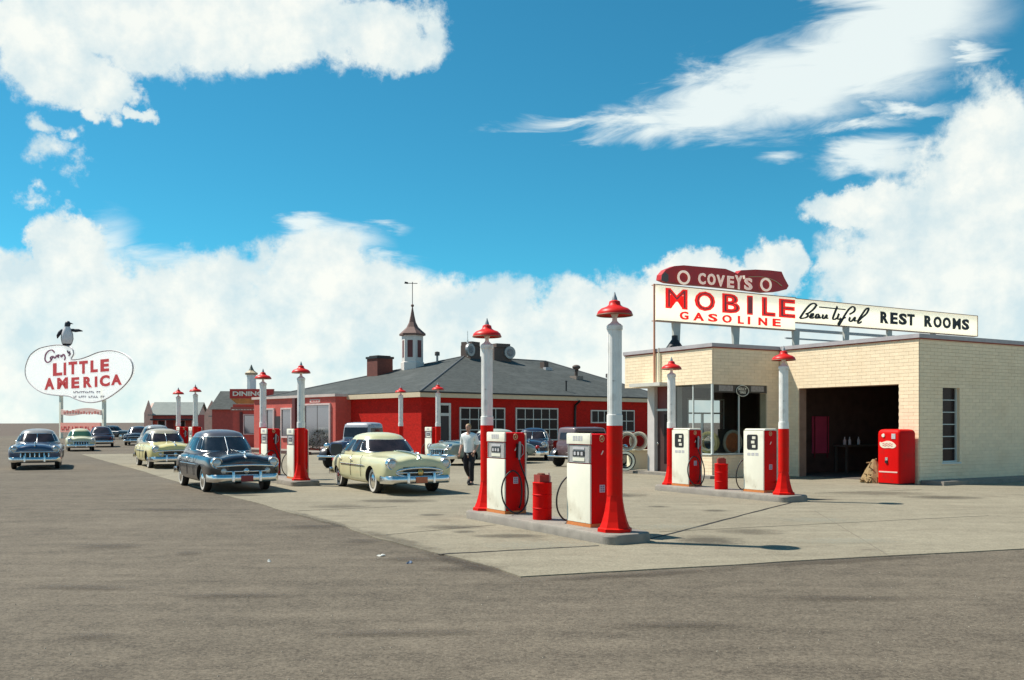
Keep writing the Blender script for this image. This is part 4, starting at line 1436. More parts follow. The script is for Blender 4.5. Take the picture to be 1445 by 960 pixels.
shrub(*rbp(wx - .55, yF1(463)), .55, 1.15, 'dark evergreen shrub at the right corner of the shop window')
shrub(*rbp(wx - .55, yF1(446)), .5, .62, 'low dark shrub below the middle of the shop window')
shrub(*rbp(wx - .55, yF1(434)), .45, .58, 'low dark shrub at the left end of the shop window')


# roof furniture
def on_roof(x, y):
    """height of the hip roof over a plan point"""
    f3 = EZ + (y + ov_) * (RZ - EZ) / (rd0[1] + ov_)
    f2 = EZ + (x + ov_) * (RZ - EZ) / (rd0[0] + ov_)
    fb = EZ + (LY + ov_ - y) * (RZ - EZ) / (LY + ov_ - rd0[1])
    fr = EZ + (LX + ov_ - x) * (RZ - EZ) / (LX + ov_ - rd1[0])
    return min(f3, f2, fb, fr, RZ)


def roof_pt(u, v):
    """where a sight line meets the roof"""
    best = None
    for i in range(4000):
        Y = 44 + i * .008
        X = (u - U0) / F * Y
        z = CZ - (v - HV) * Y / F
        dx, dy = X - BB[0], Y - BB[1]
        lx, ly = dx * math.cos(TB) + dy * math.sin(TB), -dx * math.sin(TB) + dy * math.cos(TB)
        if -ov_ < lx < LX and -ov_ < ly < LY and z <= on_roof(lx, ly):
            return lx, ly, on_roof(lx, ly)
    return None


def roof_thing(name, lab, cat, u, v, rz=0, grp=None, fallback=(8, 8.4)):
    p = None
    for dv in range(30):
        p = roof_pt(u, v + dv)
        if p:
            break
    p = p or (fallback[0], fallback[1], on_roof(*fallback))
    X, Y = rbp(p[0], p[1])
    return thing(name, lab, cat, (X, Y, p[2]), TB + rz, grp), Y / F


cu_, q = roof_thing('cupola', 'white six sided cupola with brown spire and weather vane on the grey roof', 'cupola', 582, 514)
CW = mat('cupola_white', (.72, .66, .60), .6, var=.06)
SPB = mat('spire_brown', (.17, .095, .075), .7, var=.2)
rr = 15.5 * q
MB().lathe([(rr * 1.08, -.55), (rr * 1.08, .32), (rr, .36), (rr, 36 * q), (rr, 45 * q)], 6, ph=R(10)).build('drum', CW, cu_)
for i in range(6):
    a = R(10 + 30 + 60 * i)
    rl = rr * math.cos(R(30))
    wv = MB().box(rl - .02, rl + .012, -.17, .17, 14 * q, 38 * q)
    c_, s_ = math.cos(a), math.sin(a)
    wv.v = [(x * c_ - y * s_, x * s_ + y * c_, z) for x, y, z in wv.v]
    wv.build('louvre', mat('louvre_maroon', (.16, .045, .04), .6), cu_)
MB().lathe([(rr * 1.22, 45 * q), (rr * 1.24, 47.5 * q), (rr * .9, 52 * q), (rr * .55, 57 * q), (rr * .32, 64 * q), (rr * .18, 74 * q), (.03, 86 * q)], 6, ph=R(10)).build('spire', SPB, cu_)
MB().ball((0, 0, 87.5 * q), .10).build('ball', SPB, cu_, 60)
wvn = MB().tube([(0, 0, 88 * q), (0, 0, 121 * q)], .022, 6)
wvn.tube([(-.42, .3, 119 * q), (.25, -.2, 119 * q)], .022, 6).prism([(-.45, 118 * q), (-.2, 118.2 * q), (-.2, 120.6 * q), (-.45, 121 * q)], .19, .22, 'y')
wvn.build('weather_vane', DARK, cu_)

ch_, q = roof_thing('brick_chimney', 'square brown brick chimney on the left roof slope', 'chimney', 536, 521)
hw = 13 * q
MB().box(-hw, hw, -hw, hw, -.5, 21 * q).build('stack', mat('brown_brick', (.17, .055, .04), .85, var=.25, scale=7), ch_)
MB().box(-hw - .06, hw + .06, -hw - .06, hw + .06, 21 * q, 24 * q).build('cap', DARK, ch_)
MB().box(-hw + .1, hw - .1, -hw + .1, hw - .1, 24 * q, 25.5 * q).build('flue', mat('flue', (.08, .06, .05), .8), ch_)
cl_, q = roof_thing('roof_cooler', 'dark weathered box at the foot of the brick chimney', 'roof unit', 545, 522)
MB().box(-.32, .32, -.28, .28, -.1, .40).build('housing', mat('unit_brown', (.12, .085, .07), .8), cl_)
MB().lathe([(.18, 0), (.2, .05), (.16, .12)], 14, (0, 0, .40)).build('fan_ring', STEEL, cl_, 40)
for (u, v, h, lab) in ((617, 510, 14, 'thin roof vent pipe between the cupola and the ridge units'), (858, 545, 17, 'short roof vent pipe near the right end of the grey roof')):
    vp, q = roof_thing('vent_pipe', lab, 'vent', u, v)
    MB().lathe([(.07, -.2), (.07, (h - 5) * q)], 10).build('pipe', STEEL, vp, 40)
    MB().lathe([(.16, (h - 5) * q), (.16, h * q), (.02, (h + 1) * q)], 10).build('cap', mat('vent_cap', (.14, .12, .11), .7), vp, 40)
for (u, v, w, h, lab, rz) in ((664, 503, 22, 21, 'dark square exhaust hood at the left end of the ridge', .2), (704, 503, 28, 21, 'dark exhaust hood with round fan on the ridge right of the lamp', -.2)):
    eh, q = roof_thing('exhaust_hood', lab, 'roof unit', u, v + 1, rz)
    a = w * q * .5
    MB().box(-a, a, -a * .8, a * .8, -.2, h * q * .75).box(-a * .8, a * .8, -a * .9, a * .9, h * q * .751, h * q).build('housing', mat('unit_brown', (.12, .085, .07), .8), eh)
    MB().lathe([(h * q * .42, -.05), (h * q * .45, .1), (h * q * .3, .14)], 18, (a * .75 if u > 690 else -a * 1.1, -a * .9, h * q * .42), 'y').build('fan_ring', STEEL, eh, 40)
    MB().lathe([(.01, 0), (h * q * .26, 0)], 12, (a * .75 if u > 690 else -a * 1.1, -a * .9 - .06, h * q * .42), 'y').build('fan_hub', LGREY, eh, 40)
wp, q = roof_thing('roof_mast', 'thin white mast beside the left exhaust hood', 'mast', 659, 503)
MB().tube([(-.2, -.3, 0), (-.2, -.3, 36 * q)], .025, 6).build('mast', SIGNWHITE, wp)
MB().lathe([(.05, 19 * q), (.05, 24 * q)], 8, (-.2, -.3, 0)).build('insulator', SIGNWHITE, wp)
for (u, v, lab) in ((768, 520, 'small box vent with pale flashing high on the roof slope'), ):
    bv, q = roof_thing('box_vent', lab, 'vent', u, v)
    MB().box(-.2, .2, -.2, .2, -.1, .42).build('housing', mat('unit_brown', (.12, .085, .07), .8), bv)
    MB().box(-.3, .3, -.45, -.2, -.2, .05).build('flashing', LGREY, bv)
tv, q = roof_thing('turbine_vent', 'bent dark flue with cowl on the right roof slope', 'vent', 813, 534)
MB().tube([(0, 0, -.2), (0, 0, .42), (.05, -.05, .6)], .11, 8).build('flue', mat('flue', (.08, .06, .05), .8), tv, 50)
MB().ball((-.03, -.05, .72), .30, .26, .16, 12, 8).build('cowl', mat('unit_brown', (.12, .085, .07), .8), tv, 60)
MB().prism([(-.35, -.35), (.35, -.3), (.3, .3), (-.35, .25)], -.1, .14).build('flashing', mat('flash_brown', (.28, .22, .18), .8), tv)
rv, q = roof_thing('roof_pipe', 'slim black pipe standing low on the right roof slope', 'vent', 799, 552)
MB().tube([(0, 0, -.1), (0, 0, .55)], .05, 8).build('pipe', DARK, rv)
MB().lathe([(.08, .55), (.06, .62)], 8).build('cap', DARK, rv)

# dining room front at the left end, with its sign board
dn = thing('dining_pavilion', 'small red brick dining pavilion under a red lettered sign board', 'building', (-18.05, 60.0, 0), 0)
MB().box(0, 2.45, 0, 5, 0, 2.9).build('wall', PBRICK, dn)
MB().prism([(-.12, 3.28), (2.62, 3.28), (2.7, 3.88), (-.12, 3.88)], -.25, .0, 'y').build('sign_board', mat('sign_board_red', (.48, .03, .02), .5), dn)
shift(text_mb('DINING', 1.95, .30, .03, .03), .08, -.253, 3.43).build('lettering', SIGNW, dn)
MB().prism([(-.1, 3.27), (2.5, 3.27), (2.5, 2.93), (.3, 2.93)], -.2, -.02, 'y').build('awning', mat('awning_orange', (.60, .22, .05), .6, var=.3), dn)
MB().box(-.12, 1.9, -.06, -.001, 2.45, 2.72).build('name_strip', mat('strip_brick', (.40, .12, .09), .7), dn)
shift(text_mb('- --- -- --', 1.5, .05, .12, .02), -.05, -.063, 2.53).build('strip_print', SIGNW, dn)
w = box('window', .75, 1.42, -.03, -.001, 1.0, 2.2, INT, dn)
box('pane', .78, 1.39, -.045, -.031, 1.03, 2.17, SKYGLASS, w)
MB().box(.68, .75, -.06, -.001, .94, 2.26).box(1.42, 1.49, -.06, -.001, .94, 2.26).box(.75, 1.42, -.06, -.001, 2.2, 2.26).box(.75, 1.42, -.06, -.001, .94, 1.0).build('window_frame', PF, w)
box('pilaster', .48, .64, -.1, -.001, 0, 2.4, mat('maroon_pilaster', (.12, .03, .028), .7), dn)
MB().ball((1.95, -.12, 1.75), .13, .1, .2).build('wall_lantern', DARK, dn, 60)

# rear wing with white lantern tower
rw = thing('rear_building', 'low grey roofed building hidden behind the dining sign', 'building', (-24.5, 75, 0), 0)
MB().box(.2, 7.8, .2, 5.8, 0, 2.8).build('wall', PBRICK, rw)
MB().prism([(-.1, 2.8), (3, 4.38), (6.1, 2.8)], 0, 8, 'x').build('roof', SHING, rw)
lt = thing('lantern_tower', 'small white lantern tower with pointed dark cap above the dining sign', 'cupola', (-21.9, 78.0, 4.3), 0)
MB().lathe([(.40, -.1), (.40, 1.45)], 8).build('drum', SIGNWHITE, lt)
MB().lathe([(.52, 1.451), (.55, 1.6), (.42, 1.68), (.22, 1.82)], 8).build('cornice', mat('cornice_tan', (.5, .38, .24), .6), lt)
MB().lathe([(.24, 1.821), (.14, 2.0), (.03, 2.3)], 8).build('cap', mat('cap_green_grey', (.12, .13, .10), .6), lt)

# ------------------------------------------------------------------ motel cabins on the left
GSH = mat('green_grey_shingle', (.24, .26, .235), .85, var=.15, scale=1.5, bump=.4, bscale=9)
for (u0, u1, Y, zr, ze, gw, lab) in ((204, 276, 128, 4.6, 2.9, 1.1, 'far left pink brick motel cabin with long grey green roof'), (289, 345, 112, 4.2, 2.6, 1.7, 'pink gabled motel cabin beside the dining sign')):
    xa, xb = (u0 - U0) / F * Y, (u1 - U0) / F * Y
    cb = thing('motel_cabin', lab, 'building', (xa, Y, 0), R(6), 'motel cabins')
    Ln = xb - xa
    dpt = 6.0
    MB().box(.15, Ln, .1, dpt, 0, ze).build('wall', PBRICK, cb)
    MB().prism([(.1, ze), (dpt / 2, zr - .06), (dpt - .1, ze)], .14, Ln, 'x').build('gable', mat('pink_gable', (.80, .48, .38), .7), cb)
    rfm = MB()
    for (ya, yb) in ((-.3, dpt / 2), (dpt + .3, dpt / 2)):
        za = ze - .12
        rfm.add([(.5, ya, za), (Ln + .3, ya, za), (Ln + .3, yb, zr), (.5, yb, zr), (.5, ya, za + .09), (Ln + .3, ya, za + .09), (Ln + .3, yb, zr + .09), (.5, yb, zr + .09)], [(0, 1, 2, 3), (4, 5, 6, 7), (0, 1, 5, 4), (1, 2, 6, 5), (2, 3, 7, 6), (3, 0, 4, 7)])
    rfm.build('roof', GSH, cb)
    # gable end turned to the lot
    MB().prism([(0, 0), (gw, 0), (gw, ze + .2), (gw * .5, zr + .25), (0, ze + .2)], -.25, .09, 'y').build('gable_front', mat('pink_gable', (.80, .48, .38), .7), cb)
    box('porch_roof', gw + .05, Ln, -1.6, .09, 2.1, 2.3, mat('porch_dark', (.05, .045, .05), .8), cb)
    for i in range(4):
        x = gw + .3 + (Ln - gw - .6) * i / 3
        box('porch_post', x - .06, x + .06, -1.5, -1.4, 0, 2.099, PF, cb)
    for i in range(2):
        x = gw + .7 + (Ln - gw) * .45 * i
        wv = box('window', x, x + .9, .05, .098, 1.0, 2.0, DGLASS, cb)
        MB().box(x - .08, x, .03, .1, .92, 2.08).box(x + .9, x + .98, .03, .1, .92, 2.08).build('window_frame', PF, wv)
    dv = box('door', gw + 1.9, gw + 2.7, .04, .098, 0, 2.0, mat('maroon_door', (.2, .03, .03), .6), cb)

# ------------------------------------------------------------------ the big roadside sign
LAo = Vector(at(120, 100.0))
LAd = Vector((.768, -.64))
LP = Plane(LAo, LAd)
la = thing('roadside_sign', 'big white kidney shaped roadside sign reading LITTLE AMERICA on two posts', 'sign', (LAo.x, LAo.y, 0), math.atan2(LAd.y, LAd.x))
k1 = [(36, 520), (42, 503), (52, 494), (62, 490), (80, 487), (94, 488), (102, 492), (104, 500), (101, 507), (112, 507), (125, 503), (140, 497), (158, 495), (174, 499), (184, 507), (188, 519), (185, 532), (176, 544), (163, 555), (148, 564), (132, 568), (118, 567), (106, 563), (96, 559), (80, 558), (62, 555), (48, 547), (38, 535)]
kp = catmull([LP(u, v) for u, v in k1], 3, True)
pn_ = MB().prism(kp, .0, .22, 'y').build('kidney_panel', GLOWW, la)
MB().tube([(x, -.02, z) for x, z in kp], .07, 5, True).build('panel_edge', mat('edge_grey', (.42, .38, .38), .5), pn_)
for word, spans, vb, vt in (('LITTLE', [(75, 88), (90, 93.5), (97, 109), (112, 124), (128, 138), (142, 154)], [531, 530, 529, 528, 526, 525], [513, 512, 511, 510, 509, 507.5]),
                            ('AMERICA', [(63, 77), (81, 96), (101, 112), (118, 130), (134, 137.5), (141, 155), (157, 172)], [550.5, 549.5, 548.5, 547.5, 546.5, 546, 544], [534, 533.5, 533, 532, 531.5, 530, 529])):
    for ch, (ua, ub), b_, t_ in zip(word, spans, vb, vt):
        a, z0 = LP(ua, b_)
        b = LP(ub, b_)[0]
        z1 = LP(ua, t_)[1]
        shift(text_mb(ch, b - a, z1 - z0, .05, .03), a, -.003, z0).build('letter', SIGNRED, pn_)
Z3 = lambda pts: [LP(50 + x / 18.06, 480 + y / 18.06) for x, y in pts]
cv = [[(495, 315), (425, 255), (330, 290), (265, 380), (252, 500), (310, 572), (385, 540), (430, 480)], [(435, 415), (390, 450), (405, 492), (442, 455), (435, 415)], [(468, 420), (505, 462), (545, 395)], [(560, 420), (610, 400), (592, 378), (565, 420), (605, 445)], [(650, 385), (672, 430), (722, 365), (765, 450), (742, 508)], [(835, 270), (825, 320)], [(890, 300), (850, 330), (895, 350), (855, 400)]]
ribbon(MB(), [Z3(s) for s in cv], .20, -.06, -.002).build('script_lettering', SIGNNAVY, pn_)
sm = MB()
for v0, ua, ub in ((553.5, 101, 143), (560, 102, 146)):
    u = ua
    while u < ub:
        du = random.uniform(1.2, 2.4)
        a, z0 = LP(u, v0 + 1.5)
        b = LP(u + du, v0)[0]
        z1 = LP(u, v0 - 1.4)[1]
        if random.random() < .8:
            kk = random.random()
            sm.box(a, a + (b - a) * .35, -.03, -.002, z0, z1)
            sm.box(a + (b - a) * .36, b, -.03, -.002, z0 if kk < .5 else z1 - .09, (z0 + .09) if kk < .5 else z1)
        u += du + .9
sm.build('fine_print', mat('fine_print_grey', (.22, .20, .24), .6), pn_)
for u in (83, 143.5):
    t = LP(u, 560)[0]
    box('post', t - .2, t + .2, .12, .4, 0, LP(u, 558)[1] if u < 100 else LP(u, 548)[1], SIGNW, la)
rbn = catmull([LP(u, v) for u, v in [(86, 578), (98, 580), (112, 577), (126, 576), (142, 579)]], 4)
rbb = catmull([LP(u, v) for u, v in [(142, 586), (126, 583), (112, 585), (98, 587), (86, 585)]], 4)
rb2 = MB().prism(rbn + rbb, .0, .12, 'y').build('ribbon_panel', mat('ribbon_pink', (.78, .52, .44), .5), la)
pm_ = MB()
for i in range(13):
    u = 90 + i * 3.9
    a, z0 = LP(u, 584 - 2.2 * math.sin(i * .5 + .2) * .5)
    b = LP(u + 2.4, 580)[0]
    pm_.box(a, b, -.03, -.002, z0, z0 + .22 + .1 * (i % 2))
pm_.build('ribbon_print', mat('ribbon_letters', (.62, .20, .16), .5), rb2)
a, zb = LP(85, 610)
b, zt = LP(141, 596)
lp_ = box('lower_panel', a, b, .0, .12, zb, zt - .05, SALMON, la)
pr = MB()
for i, u in enumerate([87, 90, 93, 96, 102, 106, 109.5, 113, 116.5, 120, 124, 130, 134, 138]):
    x = LP(u, 604)[0]
    x2 = LP(u + 2.2, 604)[0]
    z = (zb + zt) / 2 - .12
    pr.box(x, x + (x2 - x) * .3, -.03, -.002, z - .18, z + .22)
    pr.box(x + (x2 - x) * .31, x2, -.03, -.002, z + (.1 if i % 2 else -.18), z + (.22 if i % 2 else -.06))
pr.build('panel_print', mat('panel_letters', (.62, .03, .03), .5), lp_)
# penguin figure standing on the sign
tp, zp = LP(93, 488)
pg = thing('penguin_figure', 'black and white penguin figure standing on the roadside sign', 'statue', (LAo.x + LAd.x * tp + .07, LAo.y + LAd.y * tp + .09, zp + .06), R(14))
pg.scale = (1.17, 1.17, 1.17)
rows, n = [], 20
for z, rx, ry, cx in ((.0, .30, .26, 0), (.12, .44, .38, 0), (.6, .56, .46, .02), (1.1, .52, .44, .02), (1.55, .36, .32, .0), (1.75, .23, .22, .02), (1.9, .26, .25, .05), (2.1, .26, .24, .08), (2.25, .16, .15, .08), (2.3, .03, .03, .08)):
    rows.append([(cx + rx * math.cos(2 * math.pi * i / n), ry * math.sin(2 * math.pi * i / n), z) for i in range(n)])
PB = MB()
o_ = []
for r_ in rows:
    o_ += r_
fs, ms = [], []
for i in range(len(rows) - 1):
    for j in range(n):
        a_ = i * n + j
        b_ = i * n + (j + 1) % n
        ang = math.degrees(2 * math.pi * (j + .5) / n)
        white = (215 < ang < 350) and 0 < i < 5
        PB.f.append((a_, b_, b_ + n, a_ + n))
        PB.m.append(1 if white else 0)
PB.v = o_
PB.f += [tuple(range(n - 1, -1, -1)), tuple(range((len(rows) - 1) * n, len(rows) * n))]
PB.m += [0, 0]
PENB = mat('penguin_black', (.02, .02, .03), .5)
for sx, pts in ((1, [(.40, 0, 1.45), (.75, -.05, 1.40), (1.05, -.08, 1.42), (1.40, -.1, 1.36)]), (-1, [(-.38, 0, 1.45), (-.62, -.03, 1.15), (-.78, -.05, .85), (-.82, -.05, .62)])):
    PB.tube(pts, [.14, .17, .14, .04], 8)
PB.tube([(.22, -.05, 2.08), (.45, -.08, 2.05), (.58, -.1, 2.0)], [.09, .05, .015], 8)
PB.tube([(0, .3, .2), (-.05, .5, .02)], [.16, .04], 8)
PB.build('body', [PENB, mat('penguin_white', (.82, .76, .74), .6)], pg, 50)
for sx in (-.2, .2):
    MB().ball((sx, -.15, .0), .17, .28, .06, 10, 6).build('foot', PENB, pg, 60)


# ------------------------------------------------------------------ cars
def carpaint(name, c, rough=.28):
    return mat('car_' + name, c, rough, .0, var=.07, scale=1.5, coat=.6, dirt=tuple(x * .8 + .02 for x in c), dscale=1.0)


def evaluated(o):
    dg = bpy.context.evaluated_depsgraph_get()
    me = bpy.data.meshes.new_from_object(o.evaluated_get(dg))
    return me


BODY = [  # x, half width, underside, fender crown, valley, centre
    (2.49, .60, .40, .74, .77, .84), (2.46, .80, .36, .85, .84, .92), (2.36, .90, .33, .915, .885, .97), (2.1, .935, .29, .945, .91, 1.005),
    (1.6, .935, .27, .935, .935, 1.03), (1.1, .94, .21, .945, .96, 1.05), (.75, .94, .21, .95, .99, 1.05), (.0, .945, .21, .955, .99, 1.03),
    (-.8, .95, .21, .955, .99, 1.03), (-1.4, .945, .26, .95, .97, 1.02), (-1.9, .91, .32, .90, .93, 1.0), (-2.25, .82, .36, .80, .84, .90), (-2.45, .66, .42, .66, .70, .76), (-2.52, .46, .48, .58, .60, .62)]


def car(name, label, cat, loc, heading, paint, roofpaint=None, k=.93, grille='bar', glass=None, rearx=-2.02, cab=(.66, .14, -1.28), zr=1.42, crown=.15, detail=True, plate=None, group='parked cars', split=True):
    roofpaint = roofpaint or paint
    glass = glass or CARGLASS
    root = thing(name, label, cat, (loc[0], loc[1], 0), math.atan2(heading[1], heading[0]), group)

    def B(mb, nm, m, parent=root, smooth=40):
        mb.v = [(x * k, y * k, z * k) for x, y, z in mb.v]
        return mb.build(nm, m, parent, smooth)
    # body shell, lofted and then cut for the wheels
    rows = []
    for (x, w, zb, zs, zm, zc) in BODY:
        half = [(0, zb), (.72 * w, zb), (.93 * w, zb + .05), (.99 * w, zb + .17), (w, zb + (zs - zb) * .55), (.985 * w, zs - .11), (.91 * w, zs - .02), (.78 * w, zs), (.62 * w, zm), (.42 * w, (zm + 2 * zc) / 3), (.2 * w, zc - .006), (0, zc)]
        ring = [(x, y, z) for y, z in half] + [(x, -y, z) for y, z in half[-2:0:-1]]
        rows.append(ring)
    bm = MB().rows(rows, True, True)
    bo = B(bm, 'body', [paint, WELL], root, 50)
    sub = bo.modifiers.new('s', 'SUBSURF')
    sub.levels = 2
    sub.render_levels = 2
    cut = MB()
    for sx, rad, cz_ in ((1.42, .375, .335), (-1.45, .345, .26)):
        for sy in (-1, 1):
            cut.lathe([(rad, .62 * sy), (rad, 1.25 * sy)], 24, (sx, 0, cz_), 'y')
    cm_ = bpy.data.objects.new('cut', cut.mesh('cut', [WELL, WELL]))
    cm_.data.transform(Matrix.Scale(k, 4))
    cm_.data.polygons.foreach_set('material_index', [1] * len(cm_.data.polygons))
    COL.objects.link(cm_)
    bl = bo.modifiers.new('b', 'BOOLEAN')
    bl.object = cm_
    bl.operation = 'DIFFERENCE'
    bl.solver = 'EXACT'
    # the modifier stack is evaluated at the origin
    keep = root.matrix_basis.copy()
    root.matrix_basis = Matrix.Identity(4)
    bpy.context.view_layer.update()
    me = evaluated(bo)
    root.matrix_basis = keep
    bo.modifiers.clear()
    bo.data = me
    me.name = 'body'
    me.polygons.foreach_set('use_smooth', [True] * len(me.polygons))
    me.set_sharp_from_angle(angle=R(40))
    bpy.data.objects.remove(cm_)
    # greenhouse
    f0, f1, r1 = cab
    w0, w1, zb, nn = .82, .60, .975, 3.3

    def G(th, h, e=0.0):
        hb = max(h, 0.0)
        f = f0 + (f1 - f0) * hb
        r = rearx + (r1 - rearx) * hb ** .85
        w = w0 + (w1 - w0) * hb ** 1.25
        cx, a = (f + r) / 2, (f - r) / 2
        c, s = math.cos(th), math.sin(th)
        x = cx + a * math.copysign(abs(c) ** (2 / nn), c)
        y = w * math.copysign(abs(s) ** (2 / nn), s)
        z = zb + (zr - zb) * h
        d = Vector(((x - cx) / a ** 2, y / w ** 2, .55)).normalized()
        return (x + d.x * e, y + d.y * e, z + d.z * e)
    nth = 56
    rows = [[G(2 * math.pi * i / nth, h) for i in range(nth)] for h in (-.08, 0, .15, .3, .45, .6, .75, .9, 1)]
    topring = rows[-1]
    cxm = (f1 + r1) / 2
    for q, dz in ((.95, .035), (.85, .065), (.65, .10), (.4, .122), (.15, .13), (.02, .13)):
        rows.append([(cxm + (x - cxm) * q, y * q, zr + dz * crown / .13) for x, y, z in topring])
    B(MB().rows(rows, True, True), 'roof', roofpaint, root, 60)

    def ang(side, f):
        t = math.copysign(min(1.0, abs(f)) ** (nn / 2), f)
        if side == 'front':
            return math.asin(t)
        if side == 'rear':
            return math.pi - math.asin(t)
        return math.acos(t) * (1 if side == 'left' else -1)

    def patch(side, f0, f1, h0, h1, e, na=14, nh=6):
        top, bot = [], []
        for j in range(nh + 1):
            v_ = j / nh
            tp, bp = [], []
            for i in range(na + 1):
                t = i / na
                cr_ = max(0, abs(2 * t - 1) - .75) / .25
                h = h0 + (h1 - h0) * (v_ + (.5 - v_) * .22 * cr_ ** 2)
                th = ang(side, f0 + (f1 - f0) * t)
                tp.append(G(th, h, e))
                bp.append(G(th, h, e - .012))
            top.append(tp)
            bot.append(bp)
        mb = MB().rows(top)
        mb.rows(bot)
        edge_ = lambda rws: rws[0] + [r[-1] for r in rws[1:-1]] + rws[-1][::-1] + [r[0] for r in rws[-2:0:-1]]
        mb.rows([edge_(top), edge_(bot)], True)
        return mb, edge_(top)
    wins = [('windshield', 'front', -.93, .93, .10, .90), ('rear_window', 'rear', -.72, .72, .2, .86)]
    for sd_ in ('left', 'right'):
        for a0, a1 in ((.80, .13), (.08, -.46), (-.51, -.74)):
            wins.append(('side_window', sd_, a0, a1, .13, .88))
    for nm, sd_, a0, a1, h0, h1 in wins:
        pm_, eg = patch(sd_, a0, a1, h0, h1, .006)
        w_ = B(pm_, nm, glass, root, 40)
        if detail:
            B(MB().tube(eg, .012 if nm != 'side_window' else .008, 5, True), 'window_trim', CHROME, w_, 60)
            if nm == 'windshield' and split:
                B(MB().tube([G(0, h0 + (h1 - h0) * i / 5, .008) for i in range(6)], .013, 6), 'centre_bar', CHROME, w_, 60)
    # wheels
    for sx in (1.42, -1.45):
        for sy in (1, -1):
            wl = bpy.data.objects.new('wheel', None)
            COL.objects.link(wl)
            wl.parent = root
            wl.location = Vector((sx * k, sy * .76 * k, .335 * k)) * S
            wl.rotation_euler[2] = 0 if sy > 0 else math.pi
            T = MB().lathe([(.20, -.08), (.27, -.095), (.32, -.08), (.335, -.05), (.335, .05), (.32, .08), (.27, .095), (.20, .08)], 26, (0, 0, 0), 'y', True)
            B(T, 'tyre', RUBBER, wl, 40)
            B(MB().lathe([(.215, .096), (.285, .098), (.285, .085), (.215, .085)], 26, (0, 0, 0), 'y', False), 'whitewall', WWALL, wl, 50)
            B(MB().lathe([(.20, .082), (.19, .09), (.15, .088), (.12, .11), (.06, .125), (.001, .127)], 22, (0, 0, 0), 'y', False), 'hubcap', CHROME, wl, 40)

    # bumpers
    def bumper(x0, sgn, z):
        mb = MB()
        rows_b = []
        for i in range(-12, 13):
            t = i / 12
            y = .93 * math.sin(t * math.pi / 2) ** 1 if abs(t) < 1 else .93 * t
            y = .915 * t
            x = x0 - sgn * (.09 * abs(t) ** 2.2 + (.34 * max(0, abs(t) - .88) / .12))
            y = max(-.955, min(.955, y)) if abs(t) > .86 else y
            sec = []
            for j in range(8):
                a = 2 * math.pi * j / 8
                sec.append((x + sgn * .045 * math.cos(a), y, z + .095 * math.sin(a)))
            rows_b.append(sec)
        return mb.rows(rows_b, True, True)
    fb = B(bumper(2.565, 1, .39), 'front_bumper', CHROME)
    B(bumper(-2.60, -1, .42), 'rear_bumper', CHROME)
    for sy in (-.34, .34):
        B(rbox(MB(), 2.545, 2.63, sy - .035, sy + .035, .31, .57, .02, .03), 'overrider', CHROME, fb, 40)
    if plate:
        B(MB().box(2.615, 2.63, -.15, .15, .31, .46), 'number_plate', plate, fb, None)
    # lamps
    for sy in (-1, 1):
        hl = B(MB().lathe([(.145, -.30), (.15, .0), (.132, .03), (.112, .02)], 20, (2.44, sy * .71, .775), 'x', False), 'headlight_rim', CHROME, root, 40)
        B(MB().lathe([(.114, -.01), (.095, .028), (.05, .045), (.001, .05)], 20, (2.44, sy * .71, .775), 'x', False), 'headlight_glass', LENS, hl, 60)
        B(MB().lathe([(.07, -.1), (.07, .02), (.001, .03)], 14, (-2.44, sy * .66, .72), 'x', False), 'tail_light', mat('tail_red', (.4, .01, .01), .2), root, 50)
    # grille
    def gx(y, o=0.0):
        return 2.505 - .03 * (y / .62) ** 2 - .06 * (y / .66) ** 6 + o
    ys = [-.66 + i * .11 for i in range(13)]
    gr = B(MB().rows([[(gx(y), y, .44), (gx(y), y, .70), (gx(y) - .1, y, .70), (gx(y) - .1, y, .44)] for y in ys], True, True), 'grille', DARKG, root, None)
    if grille == 'bar':
        B(MB().tube([(gx(y, .03), y * 1.12, .72 - .03 * (y / .6) ** 2) for y in ys], .03, 8), 'grille_bar', CHROME, gr, 50)
        B(MB().tube([(gx(y, .02), y, .56) for y in ys], .022, 8), 'grille_bar', CHROME, gr, 50)
        for sy in (-.55, .55):
            B(MB().lathe([(.075, -.05), (.075, .03), (.04, .06), (.001, .065)], 16, (gx(sy, .0), sy, .575), 'x'), 'parking_light', LENS, gr, 50)
        if detail:
            B(MB().lathe([(.10, -.08), (.09, .03), (.05, .09), (.001, .11)], 16, (gx(0, .0), 0, .575), 'x'), 'grille_bullet', CHROME, gr, 50)
    elif grille == 'oval':
        ov2 = [(gx(.62 * math.cos(a), .03), .62 * math.cos(a), .565 + .115 * math.sin(a)) for a in [i * math.pi / 16 for i in range(32)]]
        B(MB().tube(ov2, .030, 8, True), 'grille_surround', CHROME, gr, 50)
        B(MB().tube([(gx(y, .03), y, .565) for y in ys], .02, 8), 'grille_bar', CHROME, gr, 50)
        B(MB().lathe([(.085, -.05), (.085, .04), (.05, .07), (.001, .08)], 16, (gx(0, .0), 0, .565), 'x'), 'grille_boss', BRASS, gr, 50)
    else:
        B(MB().tube([(gx(y, .03), y * 1.1, .685) for y in ys], .026, 8), 'grille_bar', CHROME, gr, 50)
        for i in range(7):
            y = -.48 + i * .16
            B(rbox(MB(), gx(y) - .02, gx(y) + .03, y - .02, y + .02, .48, .65, .01, .01), 'grille_tooth', CHROME, gr, 40)
